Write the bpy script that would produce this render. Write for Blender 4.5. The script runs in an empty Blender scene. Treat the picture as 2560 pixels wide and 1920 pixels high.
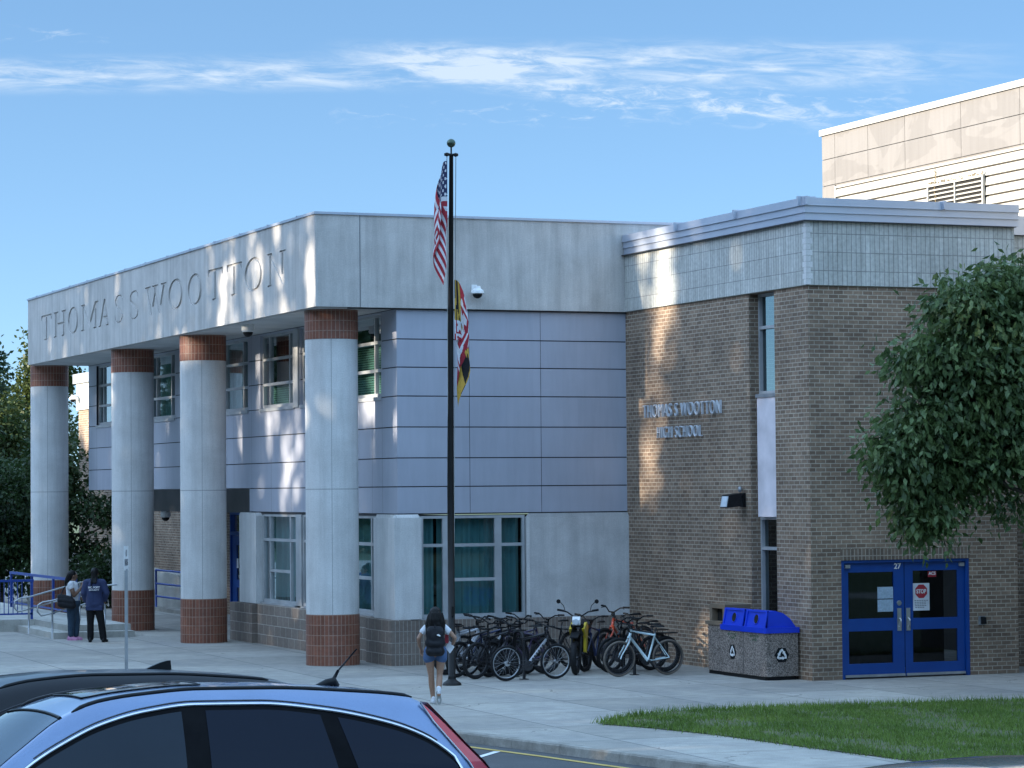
import bpy, bmesh, math, random
import numpy as np
from mathutils import Vector, Matrix
R = math.radians
PI = math.pi
random.seed(7)
SC = bpy.context.scene
COL = SC.collection

# ------------------------------------------------------------------ camera
cam = bpy.data.cameras.new('camera')
cam.sensor_width = 36.0
cam.lens = 36.0 * 6928.37 / 2560.0
cam.clip_start = 0.1
cam.clip_end = 3000
camo = bpy.data.objects.new('camera', cam)
COL.objects.link(camo)
_yaw, _pit, _rol = -0.38909, 0.03803, -0.00808
_f = Vector((-math.sin(_yaw) * math.cos(_pit), math.cos(_yaw) * math.cos(_pit), math.sin(_pit)))
_r = Vector((math.cos(_yaw), math.sin(_yaw), 0))
_u = _r.cross(_f)
_r2 = _r * math.cos(_rol) + _u * math.sin(_rol)
_u2 = _u * math.cos(_rol) - _r * math.sin(_rol)
camo.matrix_world = Matrix(((_r2.x, _u2.x, -_f.x, -17.3364), (_r2.y, _u2.y, -_f.y, -52.5911),
                            (_r2.z, _u2.z, -_f.z, 3.5233), (0, 0, 0, 1)))
SC.camera = camo

# ------------------------------------------------------------------ light
SUN_EL, SUN_AZ = R(15.0), R(7.0)       # low morning sun from the left, slightly behind the facade plane
sdir = Vector((-math.cos(SUN_EL) * math.cos(SUN_AZ), math.cos(SUN_EL) * math.sin(SUN_AZ), math.sin(SUN_EL)))
sun = bpy.data.lights.new('sun', 'SUN')
sun.energy = 2.4
sun.angle = R(0.75)
sun.color = (1.0, 0.89, 0.73)
suno = bpy.data.objects.new('sun', sun)
suno.rotation_euler = sdir.to_track_quat('Z', 'Y').to_euler()
suno.location = (-60, 0, 40)
COL.objects.link(suno)
SC.view_settings.view_transform = 'Standard'
SC.view_settings.look = 'None'
SC.view_settings.gamma = 1.0
SC.view_settings.exposure = 2.62
SC.render.engine = 'CYCLES'
SC.cycles.max_bounces = 8
SC.cycles.diffuse_bounces = 4
SC.cycles.transparent_max_bounces = 12
SC.cycles.use_denoising = True

W = bpy.data.worlds.new('World')
SC.world = W
W.use_nodes = True
wt = W.node_tree
wt.nodes.clear()


def N(t, kind, **kw):
    n = t.nodes.new(kind)
    for k, v in kw.items():
        if k in n.inputs:
            n.inputs[k].default_value = v
        else:
            setattr(n, k, v)
    return n


def math_(t, op, a, b=None, c=None, clamp=False):
    n = t.nodes.new('ShaderNodeMath')
    n.operation = op
    n.use_clamp = clamp
    for i, v in enumerate((a, b, c)):
        if v is None:
            continue
        if hasattr(v, 'is_linked'):
            t.links.new(v, n.inputs[i])
        else:
            n.inputs[i].default_value = v
    return n.outputs[0]


def world_nodes():
    t = wt
    L = t.links.new
    tc = N(t, 'ShaderNodeTexCoord')
    sep = N(t, 'ShaderNodeSeparateXYZ')
    L(tc.outputs['Generated'], sep.inputs[0])
    # the sky is sampled a little higher than the true elevation: clear, dry air down to the roofs
    zz = math_(t, 'MULTIPLY_ADD', sep.outputs[2], 1.9, 0.16)
    comb = N(t, 'ShaderNodeCombineXYZ')
    L(sep.outputs[0], comb.inputs[0]); L(sep.outputs[1], comb.inputs[1]); L(zz, comb.inputs[2])
    nrm = N(t, 'ShaderNodeVectorMath', operation='NORMALIZE')
    L(comb.outputs[0], nrm.inputs[0])
    sky = N(t, 'ShaderNodeTexSky', sky_type='NISHITA')
    sky.sun_disc = False
    sky.sun_elevation = SUN_EL
    sky.sun_rotation = R(-83)
    sky.air_density = 1.0
    sky.dust_density = 0.6
    sky.ozone_density = 1.3
    L(nrm.outputs[0], sky.inputs[0])
    # thin streaky cirrus, placed by compass direction and elevation
    rot = N(t, 'ShaderNodeVectorRotate', rotation_type='Z_AXIS')
    L(tc.outputs['Generated'], rot.inputs[0]); rot.inputs['Angle'].default_value = 0.38909
    s2 = N(t, 'ShaderNodeSeparateXYZ'); L(rot.outputs[0], s2.inputs[0])
    yy = math_(t, 'MAXIMUM', s2.outputs[1], 0.05)
    u = math_(t, 'DIVIDE', s2.outputs[0], yy)
    v = math_(t, 'DIVIDE', s2.outputs[2], yy)
    def noise(su, sv, ou, sc, det, rough=0.6, dist=0.0):
        c = N(t, 'ShaderNodeCombineXYZ')
        L(math_(t, 'MULTIPLY_ADD', u, su, ou), c.inputs[0])
        L(math_(t, 'MULTIPLY', math_(t, 'MULTIPLY_ADD', u, 0.045, v), sv), c.inputs[1])
        n = N(t, 'ShaderNodeTexNoise', Scale=sc, Detail=det, Roughness=rough, Distortion=dist)
        L(c.outputs[0], n.inputs['Vector'])
        return n.outputs[0]
    wob = noise(9, 0, 3.1, 1.0, 3)
    def band(v0, slope, half, u0, u1, fade, lo, hi, amt, n):
        vc = math_(t, 'MULTIPLY_ADD', u, slope, v0)
        vc = math_(t, 'ADD', vc, math_(t, 'MULTIPLY_ADD', wob, 0.006, -0.003))
        d = math_(t, 'ABSOLUTE', math_(t, 'SUBTRACT', v, vc))
        m = N(t, 'ShaderNodeMapRange', interpolation_type='SMOOTHSTEP')
        L(d, m.inputs[0]); m.inputs[1].default_value = half; m.inputs[2].default_value = half * 0.2
        m.inputs[3].default_value = 0; m.inputs[4].default_value = 1
        a = N(t, 'ShaderNodeMapRange', interpolation_type='SMOOTHSTEP'); L(u, a.inputs[0])
        a.inputs[1].default_value = u0; a.inputs[2].default_value = u0 + fade
        b = N(t, 'ShaderNodeMapRange', interpolation_type='SMOOTHSTEP'); L(u, b.inputs[0])
        b.inputs[1].default_value = u1; b.inputs[2].default_value = u1 - fade
        k = N(t, 'ShaderNodeMapRange', interpolation_type='SMOOTHSTEP'); L(n, k.inputs[0])
        k.inputs[1].default_value = lo; k.inputs[2].default_value = hi
        x = math_(t, 'MULTIPLY', m.outputs[0], k.outputs[0])
        x = math_(t, 'MULTIPLY', x, math_(t, 'MULTIPLY', a.outputs[0], b.outputs[0]))
        return math_(t, 'MULTIPLY', x, amt)
    nA = noise(34, 210, 0.0, 1.0, 10, 0.66, 0.5)
    nB = noise(75, 260, 4.0, 1.0, 10, 0.68, 0.6)
    parts = [
        band(0.1535, -0.006, 0.0115, -0.085, 0.205, 0.10, 0.34, 0.80, 0.85, nA),
        band(0.1530, 0.012, 0.0085, -0.30, 0.06, 0.08, 0.33, 0.80, 0.80, nA),
        band(0.1565, -0.050, 0.0062, -0.075, 0.02, 0.05, 0.34, 0.70, 0.45, nB),
        band(0.1465, -0.105, 0.0050, -0.03, 0.13, 0.05, 0.36, 0.66, 0.50, nB),
        band(0.1420, -0.035, 0.0120, 0.0, 0.17, 0.05, 0.47, 0.72, 0.45, nB),
        band(0.1360, -0.010, 0.0060, -0.08, 0.06, 0.04, 0.52, 0.74, 0.35, nB),
        band(0.1640, -0.010, 0.0040, -0.26, -0.12, 0.05, 0.50, 0.74, 0.30, nB),
    ]
    c = parts[0]
    for p in parts[1:]:
        c = math_(t, 'ADD', c, p)
    c = math_(t, 'MINIMUM', c, 0.66)
    mix = N(t, 'ShaderNodeMix', data_type='RGBA', blend_type='MIX')
    L(c, mix.inputs[0])
    hsv = N(t, 'ShaderNodeHueSaturation', Saturation=1.17, Value=1.0)
    L(sky.outputs[0], hsv.inputs['Color'])
    # gain by elevation: overhead sky boosted and warmed to brighten shade, low sky dimmed
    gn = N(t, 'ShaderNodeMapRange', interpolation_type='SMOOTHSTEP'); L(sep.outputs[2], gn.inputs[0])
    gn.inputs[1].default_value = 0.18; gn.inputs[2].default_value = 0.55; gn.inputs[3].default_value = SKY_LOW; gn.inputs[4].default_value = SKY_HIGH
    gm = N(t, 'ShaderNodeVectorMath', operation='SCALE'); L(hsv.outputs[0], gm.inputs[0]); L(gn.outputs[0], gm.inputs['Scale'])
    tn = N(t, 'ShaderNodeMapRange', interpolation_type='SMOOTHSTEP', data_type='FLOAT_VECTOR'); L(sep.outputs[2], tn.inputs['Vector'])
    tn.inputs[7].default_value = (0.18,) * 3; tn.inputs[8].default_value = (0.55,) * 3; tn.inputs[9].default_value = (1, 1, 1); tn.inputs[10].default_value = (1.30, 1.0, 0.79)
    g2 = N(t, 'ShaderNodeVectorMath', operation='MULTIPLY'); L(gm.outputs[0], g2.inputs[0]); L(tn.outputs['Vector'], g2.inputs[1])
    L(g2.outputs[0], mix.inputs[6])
    mix.inputs[7].default_value = CLOUD
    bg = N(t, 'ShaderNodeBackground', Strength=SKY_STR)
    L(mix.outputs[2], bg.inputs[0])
    out = N(t, 'ShaderNodeOutputWorld')
    L(bg.outputs[0], out.inputs[0])


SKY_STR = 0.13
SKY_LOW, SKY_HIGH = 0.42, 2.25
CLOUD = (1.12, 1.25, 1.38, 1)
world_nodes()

# ------------------------------------------------------------------ helpers
OFF = {}


class MB:
    """collects vertices and faces (world or local metres) and links them as ONE mesh object"""
    def __init__(s):
        s.v = []; s.f = []; s.mi = []; s.uv = []; s.sm = []

    def quad(s, pts, mi=0, uv=None, sm=False):
        n = len(s.v)
        s.v += [tuple(p) for p in pts]
        s.f.append(tuple(range(n, n + len(pts))))
        s.mi.append(mi); s.uv.append(uv); s.sm.append(sm)

    def box(s, a, b, mi=0):
        x0, x1 = sorted((a[0], b[0])); y0, y1 = sorted((a[1], b[1])); z0, z1 = sorted((a[2], b[2]))
        P = [(x0, y0, z0), (x1, y0, z0), (x1, y1, z0), (x0, y1, z0), (x0, y0, z1), (x1, y0, z1), (x1, y1, z1), (x0, y1, z1)]
        for q in ((0, 3, 2, 1), (4, 5, 6, 7), (0, 1, 5, 4), (2, 3, 7, 6), (1, 2, 6, 5), (3, 0, 4, 7)):
            s.quad([P[i] for i in q], mi)
        return s

    def obox(s, c, ax, ay, az, mi=0):
        """oriented box: centre and three half-axis vectors"""
        c = Vector(c); ax = Vector(ax); ay = Vector(ay); az = Vector(az)
        P = [c + ax * i + ay * j + az * k for k in (-1, 1) for i, j in ((-1, -1), (1, -1), (1, 1), (-1, 1))]
        for q in ((0, 3, 2, 1), (4, 5, 6, 7), (0, 1, 5, 4), (2, 3, 7, 6), (1, 2, 6, 5), (3, 0, 4, 7)):
            s.quad([P[i] for i in q], mi)
        return s

    def tube(s, path, r, seg=8, mi=0, caps=True, sm=True, closed=False):
        path = [Vector(p) for p in path]
        n = len(path)
        rs = r if isinstance(r, (list, tuple)) else [r] * n
        rings = []
        up = None
        for i, p in enumerate(path):
            if closed:
                d = path[(i + 1) % n] - path[i - 1]
            else:
                d = path[min(i + 1, n - 1)] - path[max(i - 1, 0)]
            d = d.normalized() if d.length > 1e-9 else Vector((0, 0, 1))
            if up is None:
                up = Vector((0, 0, 1)) if abs(d.z) < 0.9 else Vector((1, 0, 0))
            a = d.cross(up)
            a = a.normalized() if a.length > 1e-6 else d.orthogonal().normalized()
            b = a.cross(d).normalized()
            up = b
            st = len(s.v)
            for k in range(seg):
                t = 2 * PI * k / seg
                s.v.append(tuple(p + (a * math.cos(t) + b * math.sin(t)) * rs[i]))
            rings.append(st)
        m = n if closed else n - 1
        for i in range(m):
            A, B = rings[i], rings[(i + 1) % n]
            for k in range(seg):
                k2 = (k + 1) % seg
                s.f.append((A + k, A + k2, B + k2, B + k)); s.mi.append(mi); s.uv.append(None); s.sm.append(sm)
        if caps and not closed:
            for A, rev in ((rings[0], True), (rings[-1], False)):
                q = [A + k for k in range(seg)]
                s.f.append(tuple(reversed(q)) if not rev else tuple(q)); s.mi.append(mi); s.uv.append(None); s.sm.append(False)
        return s

    def torus(s, c, axis, R_, r, seg=28, rs=8, mi=0):
        axis = Vector(axis).normalized()
        a = axis.orthogonal().normalized(); b = axis.cross(a)
        c = Vector(c)
        return s.tube([c + (a * math.cos(2 * PI * k / seg) + b * math.sin(2 * PI * k / seg)) * R_ for k in range(seg)], r, rs, mi, closed=True)

    def lathe(s, prof, c=(0, 0, 0), seg=24, mi=0, sm=True, uvr=None, axis=None):
        """prof: (r, z) list, revolved round z (or given axis) at c"""
        c = Vector(c)
        if axis is None:
            ex, ey, ez = Vector((1, 0, 0)), Vector((0, 1, 0)), Vector((0, 0, 1))
        else:
            ez = Vector(axis).normalized(); ex = ez.orthogonal().normalized(); ey = ez.cross(ex)
        for i in range(len(prof) - 1):
            (r0, z0), (r1, z1) = prof[i], prof[i + 1]
            for k in range(seg):
                t0 = 2 * PI * k / seg; t1 = 2 * PI * (k + 1) / seg
                def P(r, z, t):
                    return c + ex * (r * math.cos(t)) + ey * (r * math.sin(t)) + ez * z
                q = [P(r0, z0, t0), P(r0, z0, t1), P(r1, z1, t1), P(r1, z1, t0)]
                uv = None
                if uvr:
                    uv = [(t0 * uvr, z0), (t1 * uvr, z0), (t1 * uvr, z1), (t0 * uvr, z1)]
                s.quad(q, mi, uv, sm)
        return s

    def prism(s, poly, fn, d0, d1, mi=0):
        """poly: list of 2D points; fn(p, d) -> 3D; extruded from depth d0 to d1"""
        A = [fn(p, d0) for p in poly]; B = [fn(p, d1) for p in poly]
        s.quad(A, mi); s.quad(list(reversed(B)), mi)
        n = len(poly)
        for i in range(n):
            j = (i + 1) % n
            s.quad([A[j], A[i], B[i], B[j]], mi)
        return s

    def build(s, name, mats, parent=None, off=None, smooth=None, weld=False, fixn=False):
        if off is None:
            off = OFF.get(parent.name, Vector((0, 0, 0))) if parent else Vector((0, 0, 0))
        me = bpy.data.meshes.new(name)
        ox, oy, oz = off
        me.from_pydata([(x - ox, y - oy, z - oz) for x, y, z in s.v], [], s.f)
        if not isinstance(mats, (list, tuple)):
            mats = [mats]
        for m in mats:
            me.materials.append(m)
        uvl = me.uv_layers.new(name='UVMap')
        V = s.v
        data = []
        for i, f in enumerate(s.f):
            if s.uv[i] is not None:
                for q in s.uv[i]:
                    data += [q[0], q[1]]
            else:
                n = me.polygons[i].normal
                ax, ay, az = abs(n.x), abs(n.y), abs(n.z)
                for k in f:
                    x, y, z = V[k]
                    if az >= ax and az >= ay: data += [x, y]
                    elif ax >= ay: data += [y, z]
                    else: data += [x, z]
        uvl.data.foreach_set('uv', data)
        me.polygons.foreach_set('material_index', s.mi)
        me.polygons.foreach_set('use_smooth', [True] * len(s.f) if smooth else ([False] * len(s.f) if smooth is False else s.sm))
        if weld or fixn:
            bm = bmesh.new(); bm.from_mesh(me)
            if weld: bmesh.ops.remove_doubles(bm, verts=bm.verts, dist=0.0005)
            if fixn: bmesh.ops.recalc_face_normals(bm, faces=bm.faces)
            bm.to_mesh(me); bm.free()
        me.update()
        o = bpy.data.objects.new(name, me)
        COL.objects.link(o)
        if parent:
            o.parent = parent
        OFF[o.name] = Vector(off)
        return o


def tag(o, label=None, cat=None, group=None, kind=None):
    if label: o['label'] = label
    if cat: o['category'] = cat
    if group: o['group'] = group
    if kind: o['kind'] = kind
    return o


def thing(name, label, cat, loc=(0, 0, 0), rz=0.0, group=None, local=False):
    """an Empty at the thing's base; local=True when the parts are built in its own coordinates"""
    o = bpy.data.objects.new(name, None)
    o.empty_display_size = 0.2
    COL.objects.link(o)
    o.location = loc
    o.rotation_euler = (0, 0, rz)
    OFF[o.name] = Vector((0, 0, 0)) if local else Vector(loc)
    return tag(o, label, cat, group)


def copy_tree(o, parent=None):
    c = o.copy()
    COL.objects.link(c)
    if parent is not None:
        c.parent = parent
    OFF[c.name] = OFF.get(o.name, Vector((0, 0, 0)))
    for ch in list(o.children):
        copy_tree(ch, c)
    return c


# ------------------------------------------------------------------ materials
def lin(h):
    """sRGB 0-255 triple -> linear"""
    def f(c):
        c /= 255.0
        return c / 12.92 if c <= 0.04045 else ((c + 0.055) / 1.055) ** 2.4
    return tuple(f(c) for c in h)


def newmat(name):
    m = bpy.data.materials.new(name)
    m.use_nodes = True
    t = m.node_tree
    b = t.nodes['Principled BSDF']
    return m, t, b


def sv(b, rough=None, metal=None, spec=None, coat=None, coatr=None):
    if rough is not None: b.inputs['Roughness'].default_value = rough
    if metal is not None: b.inputs['Metallic'].default_value = metal
    if spec is not None: b.inputs['Specular IOR Level'].default_value = spec
    if coat is not None: b.inputs['Coat Weight'].default_value = coat
    if coatr is not None: b.inputs['Coat Roughness'].default_value = coatr


def coords(t, kind='Object', scale=(1, 1, 1)):
    tc = N(t, 'ShaderNodeTexCoord')
    mp = N(t, 'ShaderNodeMapping')
    mp.inputs['Scale'].default_value = scale
    t.links.new(tc.outputs[kind], mp.inputs[0])
    return mp.outputs[0]


def ramp(t, fac, c0, c1, p0=0.3, p1=0.7):
    r = N(t, 'ShaderNodeValToRGB')
    r.color_ramp.elements[0].position = p0; r.color_ramp.elements[0].color = (*c0, 1)
    r.color_ramp.elements[1].position = p1; r.color_ramp.elements[1].color = (*c1, 1)
    t.links.new(fac, r.inputs[0])
    return r.outputs[0]


def bump(t, b, h, strength=0.3, dist=0.01):
    n = N(t, 'ShaderNodeBump', Strength=strength, Distance=dist)
    t.links.new(h, n.inputs['Height'])
    t.links.new(n.outputs[0], b.inputs['Normal'])


def mix(t, fac, a, b_, mode='MIX'):
    m = N(t, 'ShaderNodeMix', data_type='RGBA', blend_type=mode)
    for i, v in ((0, fac), (6, a), (7, b_)):
        if hasattr(v, 'is_linked'): t.links.new(v, m.inputs[i])
        elif i == 0: m.inputs[0].default_value = v
        else: m.inputs[i].default_value = (*v, 1)
    return m.outputs[2]


def noise(t, vec, scale=5, det=4, rough=0.55, dist=0):
    n = N(t, 'ShaderNodeTexNoise', Scale=scale, Detail=det, Roughness=rough, Distortion=dist)
    t.links.new(vec, n.inputs['Vector'])
    return n.outputs[0]


def plain(name, c0, c1=None, rough=0.6, scale=6, metal=0.0, spec=None, bumpv=0.0, stretch=(1, 1, 1), coat=0.0, kind='Object'):
    m, t, b = newmat(name)
    if spec is None: spec = 0.22 if max(c0) < .03 else .5
    if c1 is None:
        c1 = tuple(min(1, x * 1.18 + 0.004) for x in c0)
        c0 = tuple(x * 0.86 for x in c0)
    v = coords(t, kind, stretch)
    n = noise(t, v, scale)
    t.links.new(ramp(t, n, c0, c1), b.inputs['Base Color'])
    sv(b, rough, metal, spec, coat)
    if bumpv: bump(t, b, noise(t, v, scale * 8, 3), bumpv)
    return m


def brickmat(name, c1, c2, mortar, bw, rh, ms=0.01, off=0.5, rough=0.85, bias=0.0, bumpd=0.006, var=0.35, streak=0.0, mvar=True):
    m, t, b = newmat(name)
    uv = coords(t, 'UV')
    br = N(t, 'ShaderNodeTexBrick', Scale=1.0)
    br.offset = off
    br.inputs['Color1'].default_value = (*c1, 1)
    br.inputs['Color2'].default_value = (*c2, 1)
    br.inputs['Mortar'].default_value = (*mortar, 1)
    br.inputs['Mortar Size'].default_value = ms
    br.inputs['Mortar Smooth'].default_value = 0.2
    br.inputs['Bias'].default_value = bias
    br.inputs['Brick Width'].default_value = bw
    br.inputs['Row Height'].default_value = rh
    t.links.new(uv, br.inputs['Vector'])
    n1 = noise(t, uv, 0.9, 5, 0.6)
    n2 = noise(t, uv, 14, 3)
    g = ramp(t, n1, (1 - var,) * 3, (1 + var * 0.6,) * 3, 0.3, 0.72)
    c = mix(t, 1.0, br.outputs[0], g, 'MULTIPLY')
    g2 = ramp(t, n2, (0.86,) * 3, (1.12,) * 3)
    c = mix(t, 1.0, c, g2, 'MULTIPLY')
    if streak:
        s = noise(t, coords(t, 'UV', (3.0, 0.25, 1)), 2.0, 5, 0.65)
        c = mix(t, 1.0, c, ramp(t, s, (1 - streak,) * 3, (1 + streak * 0.5,) * 3, 0.35, 0.65), 'MULTIPLY')
    t.links.new(c, b.inputs['Base Color'])
    sv(b, rough)
    inv = math_(t, 'SUBTRACT', 1.0, br.outputs['Fac'])
    h = math_(t, 'MULTIPLY_ADD', n2, 0.25, inv)
    bump(t, b, h, 0.8, bumpd)
    return m


def concrete(name, c0, c1, streak=0.25, rough=0.85, seam=None, scale=1.3, kind='UV'):
    """precast / poured concrete: blotches, vertical rain streaks, pores; seam: list of v or u values as thin joints"""
    m, t, b = newmat(name)
    uv = coords(t, kind)
    a = noise(t, uv, scale, 6, 0.62, 0.3)
    c = ramp(t, a, c0, c1, 0.3, 0.72)
    s = noise(t, coords(t, kind, (2.2, 0.16, 1)), 1.6, 6, 0.68)
    c = mix(t, 1.0, c, ramp(t, s, (1 - streak,) * 3, (1.06,) * 3, 0.36, 0.6), 'MULTIPLY')
    f = noise(t, uv, 40, 3)
    c = mix(t, 1.0, c, ramp(t, f, (0.9,) * 3, (1.08,) * 3), 'MULTIPLY')
    if seam:
        sp = N(t, 'ShaderNodeSeparateXYZ'); t.links.new(uv, sp.inputs[0])
        tot = None
        for ax, val, half in seam:
            d = math_(t, 'ABSOLUTE', math_(t, 'SUBTRACT', sp.outputs[ax], val))
            k = math_(t, 'LESS_THAN', d, half)
            tot = k if tot is None else math_(t, 'MAXIMUM', tot, k)
        c = mix(t, math_(t, 'MULTIPLY', tot, 0.6), c, (0.10, 0.10, 0.10))
    t.links.new(c, b.inputs['Base Color'])
    sv(b, rough, spec=0.3)
    bump(t, b, f, 0.25, 0.004)
    return m


M = {}
M['brick'] = brickmat('taupe_brick', (0.172, 0.114, 0.078), (0.290, 0.202, 0.138), (0.43, 0.365, 0.285), 0.205, 0.0775, 0.0085, var=0.32)
M['soldier'] = brickmat('soldier_brick', (0.140, 0.098, 0.070), (0.225, 0.162, 0.116), (0.39, 0.33, 0.26), 0.0775, 0.205, 0.009, off=0.0)
M['redtile'] = brickmat('red_glazed_brick', (0.190, 0.066, 0.038), (0.275, 0.100, 0.058), (0.33, 0.215, 0.160), 0.0845, 0.205, 0.008, off=0.0, rough=0.5, var=0.15)
M['baseblock'] = brickmat('brown_base_block', (0.185, 0.145, 0.118), (0.235, 0.185, 0.150), (0.42, 0.38, 0.33), 0.42, 0.23, 0.009, off=0.5, var=0.15)
M['baserib'] = brickmat('brown_ribbed_block', (0.165, 0.130, 0.108), (0.215, 0.170, 0.140), (0.30, 0.27, 0.235), 0.085, 0.23, 0.008, off=0.0, var=0.15)
M['ribblock'] = brickmat('ribbed_grey_block', (0.47, 0.47, 0.43), (0.54, 0.54, 0.50), (0.27, 0.27, 0.26), 0.098, 0.34, 0.007, off=0.0, var=0.14, streak=0.18, bumpd=0.012)
M['precast'] = concrete('precast_concrete', (0.455, 0.430, 0.400), (0.590, 0.560, 0.525), 0.18)
M['shaft'] = concrete('column_concrete', (0.54, 0.53, 0.51), (0.67, 0.66, 0.64), 0.12, seam=((1, 3.56, 0.008), (0, 2.36, 0.006), (0, 0.67, 0.006), (0, 5.74 * .5382, 0.0)))
M['pilaster'] = concrete('cast_stone', (0.56, 0.55, 0.53), (0.68, 0.67, 0.65), 0.10)
M['rawconc'] = concrete('smooth_concrete_panel', (0.45, 0.44, 0.43), (0.60, 0.59, 0.575), 0.10, scale=1.6)
M['soffit'] = plain('soffit_plaster', (0.48, 0.48, 0.47), rough=0.8, scale=1)
M['clad'] = plain('grey_metal_cladding', (0.38, 0.395, 0.435), (0.455, 0.47, 0.51), 0.42, 0.8, 0.0, 0.5, kind='UV')
def cladmat():
    m, t, b = newmat('grey_metal_cladding')
    uv = coords(t, 'UV')
    br = N(t, 'ShaderNodeTexBrick', Scale=1.0); br.offset = .37
    br.inputs['Color1'].default_value = (0.375, 0.388, 0.445, 1); br.inputs['Color2'].default_value = (0.405, 0.418, 0.475, 1); br.inputs['Mortar Size'].default_value = 0.0
    br.inputs['Brick Width'].default_value = 1.58; br.inputs['Row Height'].default_value = 0.60
    t.links.new(uv, br.inputs['Vector'])
    s = noise(t, coords(t, 'UV', (3.5, .35, 1)), 1.8, 5, .65); d = noise(t, uv, .7, 4)
    c = mix(t, 1.0, br.outputs[0], ramp(t, s, (.95,) * 3, (1.02,) * 3, .32, .6), 'MULTIPLY')
    c = mix(t, 1.0, c, ramp(t, d, (.95,) * 3, (1.05,) * 3), 'MULTIPLY')
    t.links.new(c, b.inputs['Base Color']); sv(b, .44)
    bump(t, b, d, .12, .05)
    return m


M['clad'] = cladmat()
M['joint'] = plain('dark_joint', (0.035, 0.035, 0.04))
M['frame'] = plain('pale_window_frame', (0.37, 0.38, 0.385), rough=0.4, scale=2)
M['framedark'] = plain('bronze_frame', (0.09, 0.10, 0.11), rough=0.4, scale=2)
M['metal_trim'] = plain('silver_roof_trim', (0.40, 0.43, 0.50), (0.52, 0.55, 0.61), 0.38, 0.5, 0.35, kind='UV')
M['blue'] = plain('blue_door_paint', (0.004, 0.048, 0.23), (0.006, 0.060, 0.27), 0.35, 3)
M['bluerail'] = plain('blue_rail_paint', (0.012, 0.050, 0.26), rough=0.4)
M['dark'] = plain('dark_interior', (0.018, 0.018, 0.018), rough=0.9)
M['bulk'] = plain('grey_bulkhead', (0.16, 0.165, 0.17), rough=0.8, scale=1)
M['whitepanel'] = plain('pale_infill_panel', (0.66, 0.60, 0.62), rough=0.6, scale=2)
M['black'] = plain('black_plastic', (0.006, 0.006, 0.007), rough=0.45, scale=10)
M['blackmetal'] = plain('dark_bronze_metal', (0.010, 0.0095, 0.009), rough=0.45, scale=3, metal=0.0)
M['galv'] = plain('galvanised_steel', (0.30, 0.31, 0.32), (0.42, 0.43, 0.44), 0.42, 4, 0.6)
M['steel'] = plain('brushed_steel', (0.55, 0.55, 0.55), rough=0.3, scale=6, metal=0.9)
M['white'] = plain('white_paint', (0.74, 0.74, 0.73), rough=0.5, scale=3)
M['paper'] = plain('white_paper', (0.62, 0.64, 0.66), rough=0.8, scale=3)
M['paperblue'] = plain('pale_blue_notice', (0.34, 0.44, 0.52), rough=0.7, scale=30)
M['red'] = plain('red_print', (0.33, 0.018, 0.03), rough=0.5)
M['grey'] = plain('grey_print', (0.12, 0.12, 0.13), rough=0.6)
M['letter'] = plain('metal_letter', (0.52, 0.54, 0.57), rough=0.4, scale=5, metal=0.0)
M['curtain'] = plain('teal_curtain', (0.115, 0.245, 0.255), (0.19, 0.345, 0.355), 0.8, 1.0, stretch=(5, 5, 0.2))
M['blind'] = plain('pale_green_blind', (0.20, 0.36, 0.30), (0.30, 0.48, 0.40), 0.6, 1.0, stretch=(1, 1, 1))


def glassmat(name, tint, refl=1.0):
    m = bpy.data.materials.new(name); m.use_nodes = True
    t = m.node_tree; t.nodes.clear()
    out = N(t, 'ShaderNodeOutputMaterial')
    tr = N(t, 'ShaderNodeBsdfTransparent'); tr.inputs[0].default_value = (*tint, 1)
    gl = N(t, 'ShaderNodeBsdfGlossy', Roughness=0.02); gl.inputs[0].default_value = (0.92, 0.97, 1.0, 1)
    fr = N(t, 'ShaderNodeFresnel', IOR=1.5)
    f = math_(t, 'MULTIPLY_ADD', fr.outputs[0], 0.85 * refl, 0.02, clamp=True)
    mx = N(t, 'ShaderNodeMixShader')
    t.links.new(f, mx.inputs[0]); t.links.new(tr.outputs[0], mx.inputs[1]); t.links.new(gl.outputs[0], mx.inputs[2])
    t.links.new(mx.outputs[0], out.inputs[0])
    return m


M['glass'] = glassmat('window_glass', (0.66, 0.80, 0.80), 0.5)
M['doorglass'] = glassmat('door_glass', (0.30, 0.32, 0.33), 0.6)
# ------------------------------------------------------------------ wall tools
def PX(pos):
    """facade plane facing -x: a runs along y, d goes inward (+x)"""
    return lambda a, d, z: (pos + d, a, z)


def PY(pos):
    """facade plane facing -y: a runs along x, d goes inward (+y)"""
    return lambda a, d, z: (a, pos + d, z)


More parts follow.
